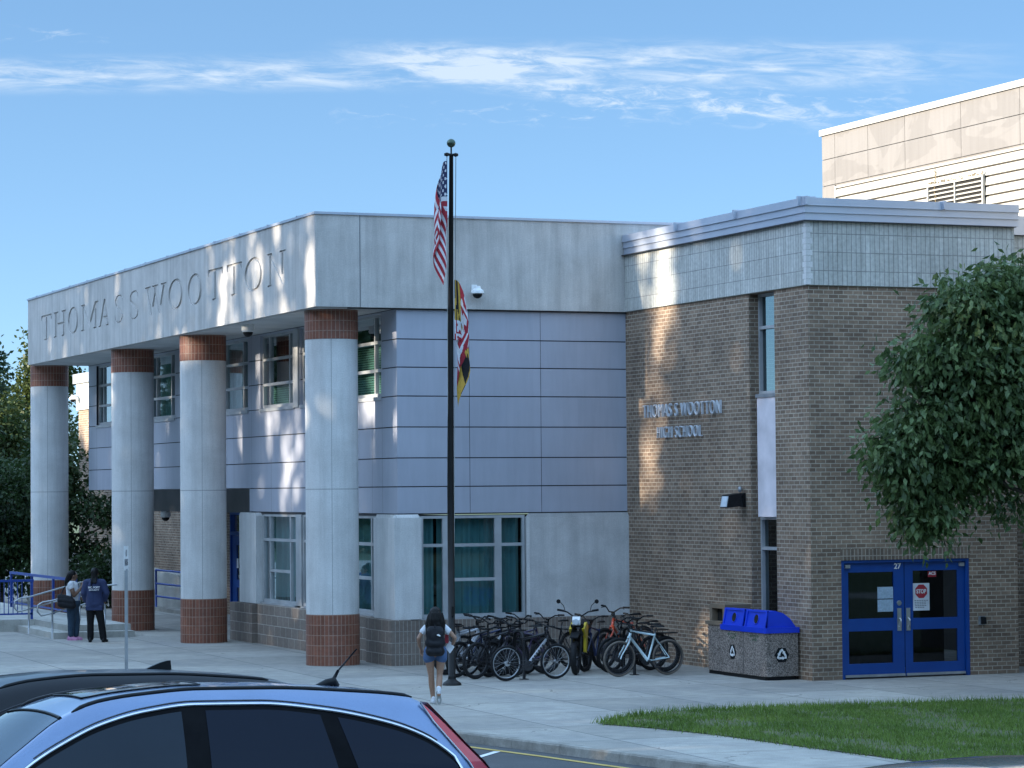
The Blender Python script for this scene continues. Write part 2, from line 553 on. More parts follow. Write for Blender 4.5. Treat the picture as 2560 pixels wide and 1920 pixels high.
def wall(mb, P, a0, a1, z0, z1, holes=(), depth=0.12, mi=0, flip=False):
    hs = [h for h in holes if h[0] < a1 and h[1] > a0 and h[2] < z1 and h[3] > z0]
    A = sorted({a0, a1, *[min(max(v, a0), a1) for h in hs for v in h[:2]]})
    Z = sorted({z0, z1, *[min(max(v, z0), z1) for h in hs for v in h[2:4]]})
    for i in range(len(A) - 1):
        for j in range(len(Z) - 1):
            ca, cz = (A[i] + A[i + 1]) / 2, (Z[j] + Z[j + 1]) / 2
            if any(h[0] < ca < h[1] and h[2] < cz < h[3] for h in hs):
                continue
            q = [P(A[i], 0, Z[j]), P(A[i + 1], 0, Z[j]), P(A[i + 1], 0, Z[j + 1]), P(A[i], 0, Z[j + 1])]
            mb.quad(list(reversed(q)) if flip else q, mi)
    for h in hs:
        l, r_, b, t_ = max(h[0], a0), min(h[1], a1), max(h[2], z0), min(h[3], z1)
        if h[0] >= a0: mb.quad([P(l, 0, b), P(l, 0, t_), P(l, depth, t_), P(l, depth, b)], mi)
        if h[1] <= a1: mb.quad([P(r_, 0, b), P(r_, depth, b), P(r_, depth, t_), P(r_, 0, t_)], mi)
        if h[2] >= z0: mb.quad([P(l, 0, b), P(l, depth, b), P(r_, depth, b), P(r_, 0, b)], mi)
        if h[3] <= z1: mb.quad([P(l, 0, t_), P(r_, 0, t_), P(r_, depth, t_), P(l, depth, t_)], mi)


def pbox(mb, P, a0, a1, d0, d1, z0, z1, mi=0):
    return mb.box(P(a0, d0, z0), P(a1, d1, z1), mi)


def window(root, P, a0, a1, z0, z1, mulls, trans, rec=0.09, fw=0.055, sill=True, cover='curtain', mullw=0.06, outer=None,
           label=None, fmat='frame', split_trans=None):
    """one window: frame object > pane, covering behind the glass. mulls: positions of uprights; trans: heights of cross bars"""
    fr = MB()
    for (l, r_) in ((a0, a0 + fw), (a1 - fw, a1)):
        pbox(fr, P, l, r_, rec - 0.03, rec + 0.05, z0, z1)
    for (b, t_) in ((z0, z0 + fw + 0.02), (z1 - fw, z1)):
        pbox(fr, P, a0 + fw, a1 - fw, rec - 0.03, rec + 0.05, b, t_)
    xs = [a0 + fw] + [m for m in mulls] + [a1 - fw]
    for m in mulls:
        pbox(fr, P, m - mullw / 2, m + mullw / 2, rec - 0.028, rec + 0.05, z0 + fw + 0.02, z1 - fw)
    for k in range(len(xs) - 1):
        l = xs[k] + (mullw / 2 if k else 0); r_ = xs[k + 1] - (mullw / 2 if k < len(xs) - 2 else 0)
        tl = trans if not split_trans else split_trans[k]
        for z in tl:
            pbox(fr, P, l, r_, rec - 0.024, rec + 0.05, z - 0.032, z + 0.032)
    if sill:
        pbox(fr, P, a0 - 0.02, a1 + 0.02, -0.03, rec + 0.05, z0 - 0.075, z0 - 0.003)
    f = fr.build('window', M[fmat], root)
    if label: f['label'] = label
    g = MB()
    q = [P(a0 + fw, rec + 0.02, z0 + fw), P(a1 - fw, rec + 0.02, z0 + fw), P(a1 - fw, rec + 0.02, z1 - fw), P(a0 + fw, rec + 0.02, z1 - fw)]
    g.quad(q)
    g.build('pane', M['glass'], f)
    c = MB()
    rnd = random.Random(int(a0 * 100) + int(z0 * 10))
    if cover == 'curtain':
        a = a0
        pts = []
        while a < a1:
            pts.append((a, rec + 0.22 + 0.045 * math.sin(a * 31) + 0.03 * rnd.random()))
            a += 0.045
        gaps = [rnd.uniform(a0 + .3, a1 - .3) for _ in range(2)]
        for k in range(len(pts) - 1):
            if any(abs(pts[k][0] - gp) < 0.045 for gp in gaps): continue
            c.quad([P(pts[k][0], pts[k][1], z0), P(pts[k + 1][0], pts[k + 1][1], z0), P(pts[k + 1][0], pts[k + 1][1], z1), P(pts[k][0], pts[k][1], z1)])
        c.build('curtain', M['curtain'], f)
    else:
        z = z0 + 0.03
        zt = cover if isinstance(cover, float) else z1
        while z < zt:
            c.quad([P(a0 + .03, rec + 0.13, z), P(a1 - .03, rec + 0.13, z), P(a1 - .03, rec + 0.16, z + 0.040), P(a0 + .03, rec + 0.16, z + 0.040)])
            z += 0.05
        c.build('blind', M['blind'], f)
    return f


# ------------------------------------------------------------------ entrance building with the colonnade
XW = 1.75           # window wall behind the columns
FL = 26.38          # length of the fascia
ZB, ZT = 7.209, 9.111
eb = thing('school_entrance_building', 'pale two storey school block with four round columns under a concrete fascia with engraved letters',
           'school building', (0, 0, 0))

# fascia with engraved roman letters ------------------------------------------------
GL = {
    'T': [[(0, 1), (1, 1), (1, .78), (.94, .79), (.91, .92), (.575, .92), (.575, .06), (.71, .045), (.71, 0), (.29, 0), (.29, .045), (.425, .06), (.425, .92), (.09, .92), (.06, .79), (0, .78)]],
    'H': [[(0, 1), (.36, 1), (.36, .955), (.25, .94), (.25, .55), (.75, .55), (.75, .94), (.64, .955), (.64, 1), (1, 1), (1, .955), (.89, .94), (.89, .06), (1, .045), (1, 0), (.64, 0), (.64, .045), (.75, .06), (.75, .47), (.25, .47), (.25, .06), (.36, .045), (.36, 0), (0, 0), (0, .045), (.11, .06), (.11, .94), (0, .955)]],
    'M': [[(0, 1), (.21, 1), (.5, .30), (.79, 1), (1, 1), (1, .955), (.93, .94), (.93, .06), (1, .045), (1, 0), (.72, 0), (.72, .045), (.80, .06), (.80, .76), (.5, .04), (.155, .82), (.155, .06), (.235, .045), (.235, 0), (0, 0), (0, .045), (.08, .06), (.08, .94), (0, .955)]],
    'A': [[(.45, 1), (.57, 1), (.91, .06), (1, .045), (1, 0), (.64, 0), (.64, .045), (.74, .06), (.655, .30), (.30, .30), (.215, .06), (.32, .045), (.32, 0), (0, 0), (0, .045), (.09, .06)], [(.335, .375), (.625, .375), (.475, .80)]],
    'W': [[(0, 1), (.27, 1), (.27, .955), (.19, .94), (.335, .28), (.44, .74), (.40, .94), (.34, .955), (.34, 1), (.62, 1), (.62, .955), (.55, .94), (.70, .28), (.84, .94), (.75, .955), (.75, 1), (1, 1), (1, .955), (.93, .94), (.725, 0), (.645, 0), (.495, .62), (.355, 0), (.275, 0), (.07, .94), (0, .955)]],
    'N': [[(0, 1), (.24, 1), (.77, .30), (.77, .94), (.66, .955), (.66, 1), (1, 1), (1, .955), (.89, .94), (.89, 0), (.80, 0), (.215, .79), (.215, .06), (.32, .045), (.32, 0), (0, 0), (0, .045), (.11, .06), (.11, .94), (0, .955)]],
}
GL['O'] = [[(.5 + .5 * math.cos(2 * PI * k / 36), .5 + .52 * math.sin(2 * PI * k / 36)) for k in range(36)],
           [(.5 + .34 * math.cos(2 * PI * k / 36), .5 + .445 * math.sin(2 * PI * k / 36)) for k in range(36)]]


def _s():
    ctr = [(.90, .74), (.86, .90), (.68, .975), (.46, .985), (.25, .935), (.13, .815), (.15, .68), (.30, .585), (.52, .505), (.74, .415), (.87, .285), (.84, .135), (.68, .035), (.46, .01), (.24, .045), (.10, .14), (.07, .29)]
    wd = [.03, .055, .05, .045, .07, .11, .13, .13, .13, .13, .12, .09, .05, .045, .05, .055, .03]
    L_, R_ = [], []
    for i, (x, z) in enumerate(ctr):
        a = ctr[max(i - 1, 0)]; b = ctr[min(i + 1, len(ctr) - 1)]
        dx, dz = b[0] - a[0], b[1] - a[1]; l = math.hypot(dx, dz)
        nx, nz = -dz / l, dx / l
        L_.append((x + nx * wd[i] * .5, z + nz * wd[i] * .5)); R_.append((x - nx * wd[i] * .5, z - nz * wd[i] * .5))
    return [L_ + R_[::-1]]


GL['S'] = _s()
LET = [('T', 24.65, 23.34), ('H', 23.10, 21.62), ('O', 21.40, 20.20), ('M', 19.88, 17.98), ('A', 17.96, 16.70), ('S', 16.28, 15.37), ('S', 14.80, 13.83),
       ('W', 13.26, 11.28), ('O', 11.10, 9.80), ('O', 9.42, 8.20), ('T', 7.72, 6.54), ('T', 6.22, 5.08), ('O', 4.88, 3.52), ('N', 3.22, 1.95)]


def fascia_slab():
    cu = bpy.data.curves.new('fascia_outline', 'CURVE')
    cu.dimensions = '2D'; cu.fill_mode = 'BOTH'; cu.extrude = 0.017
    def spline(p):
        s = cu.splines.new('POLY'); s.points.add(len(p) - 1); s.use_cyclic_u = True
        for i, q in enumerate(p): s.points[i].co = (q[0], q[1], 0, 1)
    spline([(0, ZB), (FL, ZB), (FL, ZT - 0.05), (0, ZT - 0.05)])
    for ch, y0, y1 in LET:
        for loop in GL[ch]:
            spline([(FL - (y0 + (y1 - y0) * x), 7.815 + 0.70 * z) for x, z in loop])
    o = bpy.data.objects.new('tmp', cu); COL.objects.link(o)
    bpy.context.view_layer.update()
    me = o.evaluated_get(bpy.context.evaluated_depsgraph_get()).to_mesh()
    mb = MB()
    V = [(0.017 - v.co.z, FL - v.co.x, v.co.y) for v in me.vertices]
    # curve (s, z, depth) -> world; letters read from far (large y) to near
    for p in me.polygons:
        mb.quad([V[i] for i in p.vertices])
    bpy.data.objects.remove(o)
    return mb


fm = fascia_slab()
P0 = PX(0.0)
fm.box((0.034, 0.0, ZB), (9.0, FL, ZT - 0.05))                       # body of the roof block behind the engraved face
fas = fm.build('fascia', M['precast'], eb)
cp = MB(); cp.box((-0.03, -0.03, ZT - 0.05), (9.0, FL + 0.03, ZT))
for k in range(13):
    cp.box((-0.036, 1.1 + k * 2.0, ZT - 0.045), (0.3, 1.16 + k * 2.0, ZT + 0.018))
cp.build('coping', M['metal_trim'], fas)
jt = MB(); jt.box((0.935, -0.004, ZB), (0.953, 0.01, ZT - 0.05)); jt.build('joint', M['bulk'], fas)
sf = MB(); sf.box((0.10, 0.10, ZB - 0.012), (XW, FL - 0.1, ZB - 0.002)); sf.build('soffit', M['soffit'], eb)

# columns ---------------------------------------------------------------------------
CR = 0.5382
for cy_ in (1.027, 10.511, 17.077, 26.629 - 1.05):
    pass
for cy_ in (1.027, 10.511, 17.077, 26.6):
    c = (0.6698, cy_, 0)
    col = MB().lathe([(CR, 1.03), (CR, 6.60)], c, 48, uvr=CR).build('column', M['shaft'], eb, smooth=True)
    b = MB(); b.lathe([(CR + .008, 0), (CR + .008, 1.03), (CR - .02, 1.034)], c, 48, uvr=CR); b.build('brick_base', M['redtile'], col, smooth=False)
    b = MB(); b.lathe([(CR - .02, 6.596), (CR + .008, 6.60), (CR + .008, ZB - 0.002)], c, 48, uvr=CR); b.build('brick_capital', M['redtile'], col, smooth=False)

# window wall: grey cladding panels in courses ----------------------------------------
UW = [(1.05, 3.65), (3.85, 6.43), (6.85, 9.45), (10.45, 13.05), (13.35, 15.85), (16.93, 19.53), (19.95, 22.55), (22.75, 25.35)]
uholes = [(a, b, 5.45, 7.15) for a, b in UW]
CZ = [3.055, 3.595, 4.177, 4.804, 5.431, 6.016, 6.587, ZB - 0.012]
PW, PF = PX(XW), PY(0.1)
cl = MB()
g = 0.011
vj = [0.1, 1.0, 1.62, 3.75, 5.3, 7.13, 8.62, 10.16, 11.63, 13.2, 14.6, 16.2, 17.75, 19.3, 20.9, 22.4, 23.9, 25.35, 26.3]
for j in range(len(CZ) - 1):
    z0, z1 = CZ[j] + (g if j else 0), CZ[j + 1] - g
    ya = 0.1
    yend = 10.35 if j == 0 else 26.3
    js = [v for v in vj if v <= yend + .01] + ([10.35] if j == 0 else [])
    for k in range(len(js) - 1):
        wide = j in (1,) or (j in (0,)) or (j >= 2 and k % 2 == 0)
        e0, e1 = js[k] + (0.004 if k else 0), js[k + 1] - 0.004
        if e1 - e0 < .02: continue
        wall(cl, PW, e0, e1, z0, z1, uholes, 0.10)
    for x0, x1 in ((XW, 3.318), (3.328, 4.902), (4.912, 6.86)):
        wall(cl, PF, x0, x1, z0, z1, (), 0.1)
cl.quad([PW(26.3, 0, 3.6), PW(26.3, 0, ZB), PW(26.3, 3.5, ZB), PW(26.3, 3.5, 3.6)])     # far end of the upper storey
cl.quad([PW(10.35, 0, 3.6), PW(26.3, 0, 3.6), PW(26.3, 3.6, 3.6), PW(10.35, 3.6, 3.6)])  # underside of the overhang
cl.build('cladding', M['clad'], eb)
bk = MB()                                                                                   # dark backing in the joints
wall(bk, PX(XW + 0.02), 0.12, 26.28, 3.62, ZB, [(a - .02, b + .02, 5.43, 7.17) for a, b in UW], 0.02)
wall(bk, PX(XW + 0.02), 0.12, 10.33, 3.06, 3.62)
bk.box((XW + 0.01, 0.12, 3.057), (6.86, 0.14, ZB - .02))
bk.box((XW - .0, 0.13, 3.03), (6.86, 0.20, 3.056))
bk.box((XW + .03, 0.2, 3.0), (XW + .12, 10.3, 3.056))
bk.box((0.7, 0.06, ZB - .03), (6.86, 0.099, ZB + .004))
bk.build('joint_backing', M['joint'], eb)

for i, (a, b) in enumerate(UW):
    near = i < 2
    window(eb, PW, a, b, 5.45, 7.15, [a + 0.55, b - 0.55], [6.0, 6.58], cover=(6.55 if i in (0,) else (5.98 if i in (2,) else 'curtain')),
           label='window with pale blinds half drawn' if i == 0 else None)
for a in (3.70, 6.46):
    pi = MB(); pbox(pi, PW, a, a + .36 if a > 6 else a + .12, -0.05, 0.02, 5.40, 7.15); pi.build('window_pier', M['frame'], eb)

# ground storey ---------------------------------------------------------------------
LW = [(1.30, 3.80), (3.95, 6.40), (6.83, 9.40)]
for a, b in LW:
    window(eb, PW, a, b, 0.965, 3.0, [a + 0.52, b - 0.52], [1.70, 2.41], rec=0.07, split_trans=[[2.41], [1.70, 2.41], [2.41]])
pr_ = MB(); pbox(pr_, PW, 6.42, 6.81, 0.0, 0.1, 0.965, 3.0); pr_.build('window_pier', M['frame'], eb); pr_ = MB(); pbox(pr_, PW, 3.81, 3.94, 0.02, 0.1, .965, 3.0)
pr_.build('window_pier', M['frame'], eb)
fw_ = window(eb, PF, 2.25, 4.53, 0.93, 3.0, [2.80, 3.94], [1.70, 2.40], rec=0.05, mullw=0.15, split_trans=[[2.40], [1.70, 2.40], [2.40]])
# pilasters with bevelled tops, brick base courses
def pil(mb, P, a0, a1, d0, z0, z1, c=0.07):
    mb.prism([(a0, z0), (a1, z0), (a1, z1 - c), (a1 - c, z1), (a0 + c, z1), (a0, z1 - c)], lambda p, d: P(p[0], d, p[1]), d0, 0.12)
mb = MB()
pil(mb, PW, 9.46, 10.80, -0.12, 0.92, 3.03)
mb.build('pilaster', M['pilaster'], eb)
mb = MB()
mb.box((XW - .115, -.02, .92), (2.215, 0.3, 2.97)); mb.box((XW - .115, .3, .92), (XW + .1, 1.25, 2.97))
for (a, b) in (((XW - .115, -.02), (2.215, 0.3)), ((XW - .115, .3), (XW + .1, 1.25))):
    pass
mb.prism([(XW - .115, 2.97), (2.215, 2.97), (2.16, 3.035), (XW - .06, 3.035)], lambda p, d: (p[0], d, p[1]), 0.03, 0.099)
mb.prism([(-.02, 2.97), (.099, 2.97), (.099, 3.035), (.03, 3.035)], lambda p, d: (d, p[0], p[1]), XW - .06, 2.16)
mb.prism([(.1, 2.97), (1.25, 2.97), (1.20, 3.035), (.1, 3.035)], lambda p, d: (d, p[0], p[1]), XW - .06, XW - .002)
mb.build('pilaster', M['pilaster'], eb)
mb = MB()
mb.box((4.55, 0.03, 0.90), (6.86, 0.2, 2.955))
mb.prism([(4.55, 2.955), (6.86, 2.955), (6.86, 3.03), (4.62, 3.03)], lambda p, d: (p[0], d, p[1]), 0.09, 0.12)
mb.build('concrete_panel', M['rawconc'], eb)
ed = MB()
ed.prism([(4.55, 2.955), (6.86, 2.955), (6.86, 3.028), (4.62, 3.028)], lambda p, d: (p[0], 0.031 + (p[1] - 2.955) * .8, p[1]), 0, 0)
ed.box((4.535, 0.027, 0.92), (4.60, 0.05, 2.96))
ed.build('panel_edge', M['pilaster'], eb)
ba = MB()
ba.box((XW - .14, 1.4, 0), (XW + .2, 9.30, 0.925))
ba.box((XW - .02, 9.3, 0), (XW + .2, 9.5, 0.922))
ba.box((XW - .22, 9.5, 0), (XW + .2, 11.25, 0.905))
ba.box((XW - .24, -0.09, 0), (XW + .2, 1.4, 0.918))
ba.build('brick_plinth', M['baseblock'], eb)
ba = MB(); ba.box((XW - .205, -0.098, 0), (6.85, 0.2, 0.90)); ba.build('brick_plinth', M['baserib'], eb)
ba = MB(); ba.box((XW + .02, 10.9, .9), (XW + .18, 11.28, 1.32)); ba.build('wall_end', M['baseblock'], eb)
# rooms behind the glass
rm = MB()
rm.box((XW + 1.6, 0.6, 0.0), (XW + 1.7, 10.2, 3.0)); rm.box((XW + .9, 0.9, 3.61), (XW + 1.0, 26.2, 7.1)); rm.box((2.0, 1.5, 0), (6.8, 1.6, 3.0))
rm.box((XW + .15, 10.2, 0), (XW + 3.5, 10.34, 3.6))
rm.build('room_wall', M['dark'], eb)
# entrance recess: bulkhead, blue door, dome camera
bh = MB(); bh.box((3.2, 10.36, 2.985), (3.4, 26.2, 3.6)); bh.build('bulkhead', M['bulk'], eb)

# ------------------------------------------------------------------ brick wing seen beyond the colonnade
bw = thing('brick_wing', 'tan brick wing with a sunlit pale parapet, seen behind the colonnade at the far left', 'school building', (5.34, 30, 0))
XB = 5.34
m_ = MB(); wall(m_, PX(XB), 10.4, 42.6, 0, 6.40, [(20.9, 24.15, 0.0, 2.93)], 0.15)
m_.quad([(XB, 42.6, 0), (XB, 42.6, 6.4), (XB + 8, 42.6, 6.4), (XB + 8, 42.6, 0)])
m_.build('wall', M['brick'], bw)
m_ = MB(); m_.box((XB - .06, 26.5, 6.40), (XB + 8, 42.72, 7.33)); m_.build('parapet', M['ribblock'], bw)
m_ = MB(); m_.box((XB - .14, 26.5, 7.33), (XB + 8, 42.9, 7.66)); m_.build('roof_trim', M['metal_trim'], bw)
PB = PX(XB)
def door_leaf(root, P, a0, a1, z1, sub, panes, name='door', rec=0.05, label=None):
    m = MB()
    hol = panes
    wall(m, lambda a, d, z: P(a, d + rec, z), a0, a1, 0.02, z1, hol, 0.04)
    d_ = m.build(name, M['blue'], root)
    if label: d_['label'] = label
    for h in hol:
        gq = MB(); gq.quad([P(h[0], rec + .025, h[2]), P(h[1], rec + .025, h[2]), P(h[1], rec + .025, h[3]), P(h[0], rec + .025, h[3])])
        gq.build('glass_pane', M['doorglass'], d_)
    return d_
fr = MB()
for a0, a1 in ((24.08, 24.15), (22.46, 22.56), (20.9, 20.98)):
    pbox(fr, PB, a0, a1, 0.0, 0.14, 0, 2.93)
pbox(fr, PB, 20.98, 24.08, 0.0, 0.14, 2.28, 2.38); pbox(fr, PB, 20.98, 24.08, 0, .14, 2.86, 2.93)
fr.build('door_frame', M['blue'], bw)
for a0, a1 in ((22.58, 24.06), (21.0, 22.44)):
    d_ = door_leaf(bw, PB, a0, a1, 2.27, 0, [(a0 + .42, a1 - .42, 1.02, 2.0), (a0 + .42, a1 - .42, 0.25, 0.80)])
    k = MB(); pbox(k, PB, a0 + .02, a1 - .02, .03, .05, .03, .07); k.build('kick_strip', M['steel'], d_)
k = MB(); pbox(k, PB, 23.45, 23.62, .045, .05, 1.35, 1.62); k.build('notice', M['paper'], bw)
m_ = MB(); m_.quad([PB(20.98, .1, 2.38), PB(24.08, .1, 2.38), PB(24.08, .1, 2.86), PB(20.98, .1, 2.86)]); m_.build('transom_pane', M['doorglass'], bw)
m_ = MB(); m_.box((XB + 1.5, 20.5, 0), (XB + 1.6, 24.5, 3)); m_.build('room_wall', M['dark'], bw)

# ------------------------------------------------------------------ brown brick block with the blue double door
BX, BY, BE = 6.8452, -7.8842, 11.2368
bb = thing('brick_school_block', 'brown brick school block with ribbed grey band, silver roof edge and blue double door', 'school building', (BX, BY, 0))
PA, PD = PX(BX), PY(BY)
DX0, DX1, DZ = 7.471, 10.187, 2.175
SY0, SY1 = -6.565, -5.53      # slit window in the lettered wall
m_ = MB()
wall(m_, PA, BY, 0.3, 0, 7.2151, [(SY0, SY1, 0.3, 7.205)], 0.36)
wall(m_, PD, BX, BE, 0, 7.2151, [(DX0, DX1, 0, DZ), (DX0 - .02, DX1 + .02, DZ, DZ + .205)], 0.16)
m_.quad([(BE, BY, 0), (BE, BY + 2, 0), (BE, BY + 2, 7.2151), (BE, BY, 7.2151)])
m_.build('brick_wall', M['brick'], bb)
m_ = MB(); m_.quad([PD(DX0 - .02, 0.002, DZ), PD(DX1 + .02, 0.002, DZ), PD(DX1 + .02, 0.002, DZ + .205), PD(DX0 - .02, .002, DZ + .205)])
m_.quad([PD(DX0, 0.002, DZ), PD(DX1, 0.002, DZ), PD(DX1, .16, DZ), PD(DX0, .16, DZ)])
m_.build('soldier_course', M['soldier'], bb)
# ribbed band: real corner with small quoin blocks
m_ = MB()
e = 0.05
wall(m_, PX(BX - e), BY - e, -0.001, 7.2151, 8.3981)
wall(m_, PY(BY - e), BX - e, BE, 7.2151, 8.3981)
m_.quad([(BX - e, BY - e, 7.2151), (BE, BY - e, 7.2151), (BE, BY, 7.2151), (BX - e, BY, 7.2151)])
m_.quad([(BX - e, BY, 7.2151), (BX, BY, 7.2151), (BX, 0, 7.2151), (BX - e, 0, 7.2151)])
m_.quad([(BE, BY - e, 7.2151), (BE, BY + 2, 7.2151), (BE, BY + 2, 8.3981), (BE, BY - e, 8.3981)])
m_.build('ribbed_band', M['ribblock'], bb)
m_ = MB()
for k in range(11):
    z = 7.22 + k * 0.107
    s_ = 0.13 if k % 2 else 0.09
    m_.box((BX - e - .006, BY - e - .006, z), (BX - e + s_, BY - e + s_, z + .098))
m_.build('corner_block', M['pilaster'], bb)
# silver roof edge: three stepped strips with raised seam caps
m_ = MB()
for (o, z0, z1) in ((0.075, 8.3981, 8.535), (0.09, 8.535, 8.665), (0.11, 8.665, 8.81)):
    m_.box((BX - o, BY - o, z0 + .004), (BE + 0.08, -0.01, z1))
    m_.box((BX - o - .012, BY - o - .012, z0), (BE + .082, -.01, z0 + .012))
for k in range(3):
    m_.box((BX - .18, BY + 0.0 + k * 2.6, 8.67), (BX + .2, BY + .05 + k * 2.6, 8.84))
    if k < 2: m_.box((BX - .1 + k * 2.9, BY - .18, 8.67), (BX - .05 + k * 2.9, BY + .2, 8.83))
m_.build('roof_edge', M['metal_trim'], bb)
m_ = MB(); m_.box((BX - .13, BY - .13, 8.38), (BE + .0, -.005, 8.397)); m_.build('drip_edge', M['joint'], bb)
# slit window, infill panel
M['slitglass'] = glassmat('slit_glass', (.35, .42, .42), .14)
def slit(z0, z1, tr):
    m = MB(); rec = 0.36
    for a, b in ((SY0 + .002, SY0 + .05), (SY1 - .45, SY1 - .40)):
        pass
    pbox(m, PA, SY1 - .05, SY1, .20, .34, z0, z1); pbox(m, PA, SY0, SY0 + .05, .20, .34, z0, z1)
    pbox(m, PA, SY0 + .05, SY1 - .05, .2, .34, z0, z0 + .05); pbox(m, PA, SY0 + .05, SY1 - .05, .2, .34, z1 - .05, z1)
    for z in tr: pbox(m, PA, SY0 + .05, SY1 - .05, .2, .34, z - .03, z + .03)
    w = m.build('window', M['frame'], bb)
    q = MB(); q.quad([PA(SY0 + .05, .27, z0), PA(SY1 - .05, .27, z0), PA(SY1 - .05, .27, z1), PA(SY0 + .05, .27, z1)]); q.build('pane', M['slitglass'], w)
    q = MB(); pbox(q, PA, SY0 + .1, SY0 + .42, .5, .55, z0, z1); q.build('curtain', M['bulk'], w)
slit(5.30, 7.20, [6.56])
slit(0.35, 2.96, [2.37])
m_ = MB(); pbox(m_, PA, SY0 + .003, SY1 - .19, 0.055, 0.34, 2.97, 5.225); m_.build('infill_panel', M['whitepanel'], bb, label if False else None)
m_ = MB(); pbox(m_, PA, SY0, SY1 - .17, 0.03, 0.36, 5.226, 5.29); m_.build('panel_cap', M['galv'], bb)
m_ = MB(); m_.box((BX + 1.3, SY0 - .8, 0), (BX + 1.4, SY1 + .8, 7.2)); m_.box((BX + .1, BY + 2.6, 0), (DX1 + 1, BY + 2.7, 3)); m_.build('room_wall', M['dark'], bb)


def text_mesh(txt, size, extrude=0.0, offset=0.0, sx=1.0, spacing=1.0):
    cu = bpy.data.curves.new('txt', 'FONT')
    cu.body = txt; cu.size = size; cu.extrude = extrude; cu.offset = offset; cu.space_character = spacing
    cu.align_x = 'CENTER'; cu.align_y = 'CENTER'
    o = bpy.data.objects.new('txt', cu); COL.objects.link(o)
    bpy.context.view_layer.update()
    me = o.evaluated_get(bpy.context.evaluated_depsgraph_get()).to_mesh()
    V = [Vector((v.co.x * sx, v.co.y, v.co.z)) for v in me.vertices]
    F = [tuple(p.vertices) for p in me.polygons]
    bpy.data.objects.remove(o)
    return V, F


def put_text(mb, txt, size, fn, extrude=0.0, offset=0.0, width=None, mi=0, spacing=1.0, height=None):
    """fn(x, y, z) -> world; x right, y up, z out of the surface; width/height: stretched to fit"""
    V, F = text_mesh(txt, size, extrude, offset, 1.0, spacing)
    sx = sy = 1.0
    x0, x1 = min(v.x for v in V), max(v.x for v in V); y0, y1 = min(v.y for v in V), max(v.y for v in V)
    if width: sx = width / (x1 - x0)
    if height: sy = height / (y1 - y0)
    cx, cy = (x0 + x1) / 2, (y0 + y1) / 2
    n = len(mb.v)
    mb.v += [tuple(fn((v.x - cx) * sx, (v.y - cy) * sy, v.z)) for v in V]
    for f in F:
        mb.f.append(tuple(n + i for i in f)); mb.mi.append(mi); mb.uv.append(None); mb.sm.append(False)


def islands(mb):
    """split collected geometry into its connected pieces"""
    par = list(range(len(mb.v)))
    def fd(a):
        while par[a] != a: par[a] = par[par[a]]; a = par[a]
        return a
    key = {}
    for k, v in enumerate(mb.v):
        q = tuple(round(c, 4) for c in v)
        if q in key: par[fd(k)] = fd(key[q])
        else: key[q] = k
    for f in mb.f:
        for a in f[1:]: par[fd(a)] = fd(f[0])
    out = {}
    for fi, f in enumerate(mb.f): out.setdefault(fd(f[0]), []).append(f)
    res = []
    for fs in out.values():
        m = MB()
        for f in fs: m.quad([mb.v[k] for k in f])
        res.append(m)
    return res


m_ = MB()
put_text(m_, 'THOMAS S WOOTTON', 0.34, lambda x, y, z: (BX - 0.045 - z, -2.62 - x, 5.10 + y), 0.022, -0.006, 3.55, height=0.26, spacing=1.18)
put_text(m_, 'HIGH SCHOOL', 0.34, lambda x, y, z: (BX - 0.045 - z, -2.53 - x, 4.655 + y), 0.022, -0.006, 2.03, height=0.225, spacing=1.18)
for k in islands(m_): k.build('letter', M['letter'], bb)

# double door 27
fr = MB()
for a0, a1 in ((DX0, DX0 + .07), (DX1 - .07, DX1)): pbox(fr, PD, a0, a1, .02, .16, 0, DZ)
pbox(fr, PD, DX0 + .07, DX1 - .07, .02, .16, DZ - .05, DZ)
frm = fr.build('door_frame', M['blue'], bb)
m_ = MB(); put_text(m_, '27', 0.14, lambda x, y, z: (8.685 + x, BY + .062 - z, 2.052 + y), 0.002, 0.003, 0.145, height=0.105); m_.build('number', M['white'], frm)
LD = door_leaf(bb, PD, 7.545, 8.822, 2.12, 0, [(7.65, 8.603, 1.10, 1.95), (7.65, 8.58, .275, .87)], rec=0.07)
RD = door_leaf(bb, PD, 8.834, 10.113, 2.12, 0, [(9.01, 9.965, 1.085, 1.96), (8.998, 9.955, .268, .875)], rec=0.07)
for d_, xh, a0, a1 in ((LD, 8.71, 7.56, 8.81), (RD, 8.90, 8.85, 10.1)):
    h = MB(); h.box((xh - .042, BY + .058, .86), (xh + .042, BY + .068, 1.275))
    h.tube([(xh, BY + .06, .93), (xh, BY + .0, .95), (xh, BY + .0, 1.07), (xh, BY + .06, 1.09)], .011, 6)
    h.build('pull_handle', M['steel'], d_)
    k = MB(); k.box((a0, BY + .035, .03), (a1, BY + .066, .075)); k.build('kick_strip', M['steel'], d_)
    hg = MB()
    xx = a0 - .03 if d_ is LD else a1 + .03
    for z in (.3, 1.05, 1.8): hg.tube([(xx, BY + .055, z), (xx, BY + .055, z + .15)], .012, 6)
    hg.build('hinge', M['steel'], d_)
    cl_ = MB(); cx_ = a0 + .06 if d_ is LD else a1 - .06
    cl_.box((cx_ - .05, BY + .02, 2.03), (cx_ + .05, BY + .066, 2.09)); cl_.build('door_closer', M['galv'], d_)
lk = MB(); lk.lathe([(0, .012), (.045, .012), (.05, 0)], (8.714, BY + .068, 1.37), 14, axis=(0, -1, 0)); lk.build('lock', M['steel'], LD)
nt = MB(); nt.box((8.272, BY + .085, 1.457), (8.598, BY + .093, 1.672)); nt.box((8.272, BY + .085, 1.216), (8.598, BY + .093, 1.44)); nt.build('notice', M['paperblue'], LD)
st = MB(); yy = BY + .086
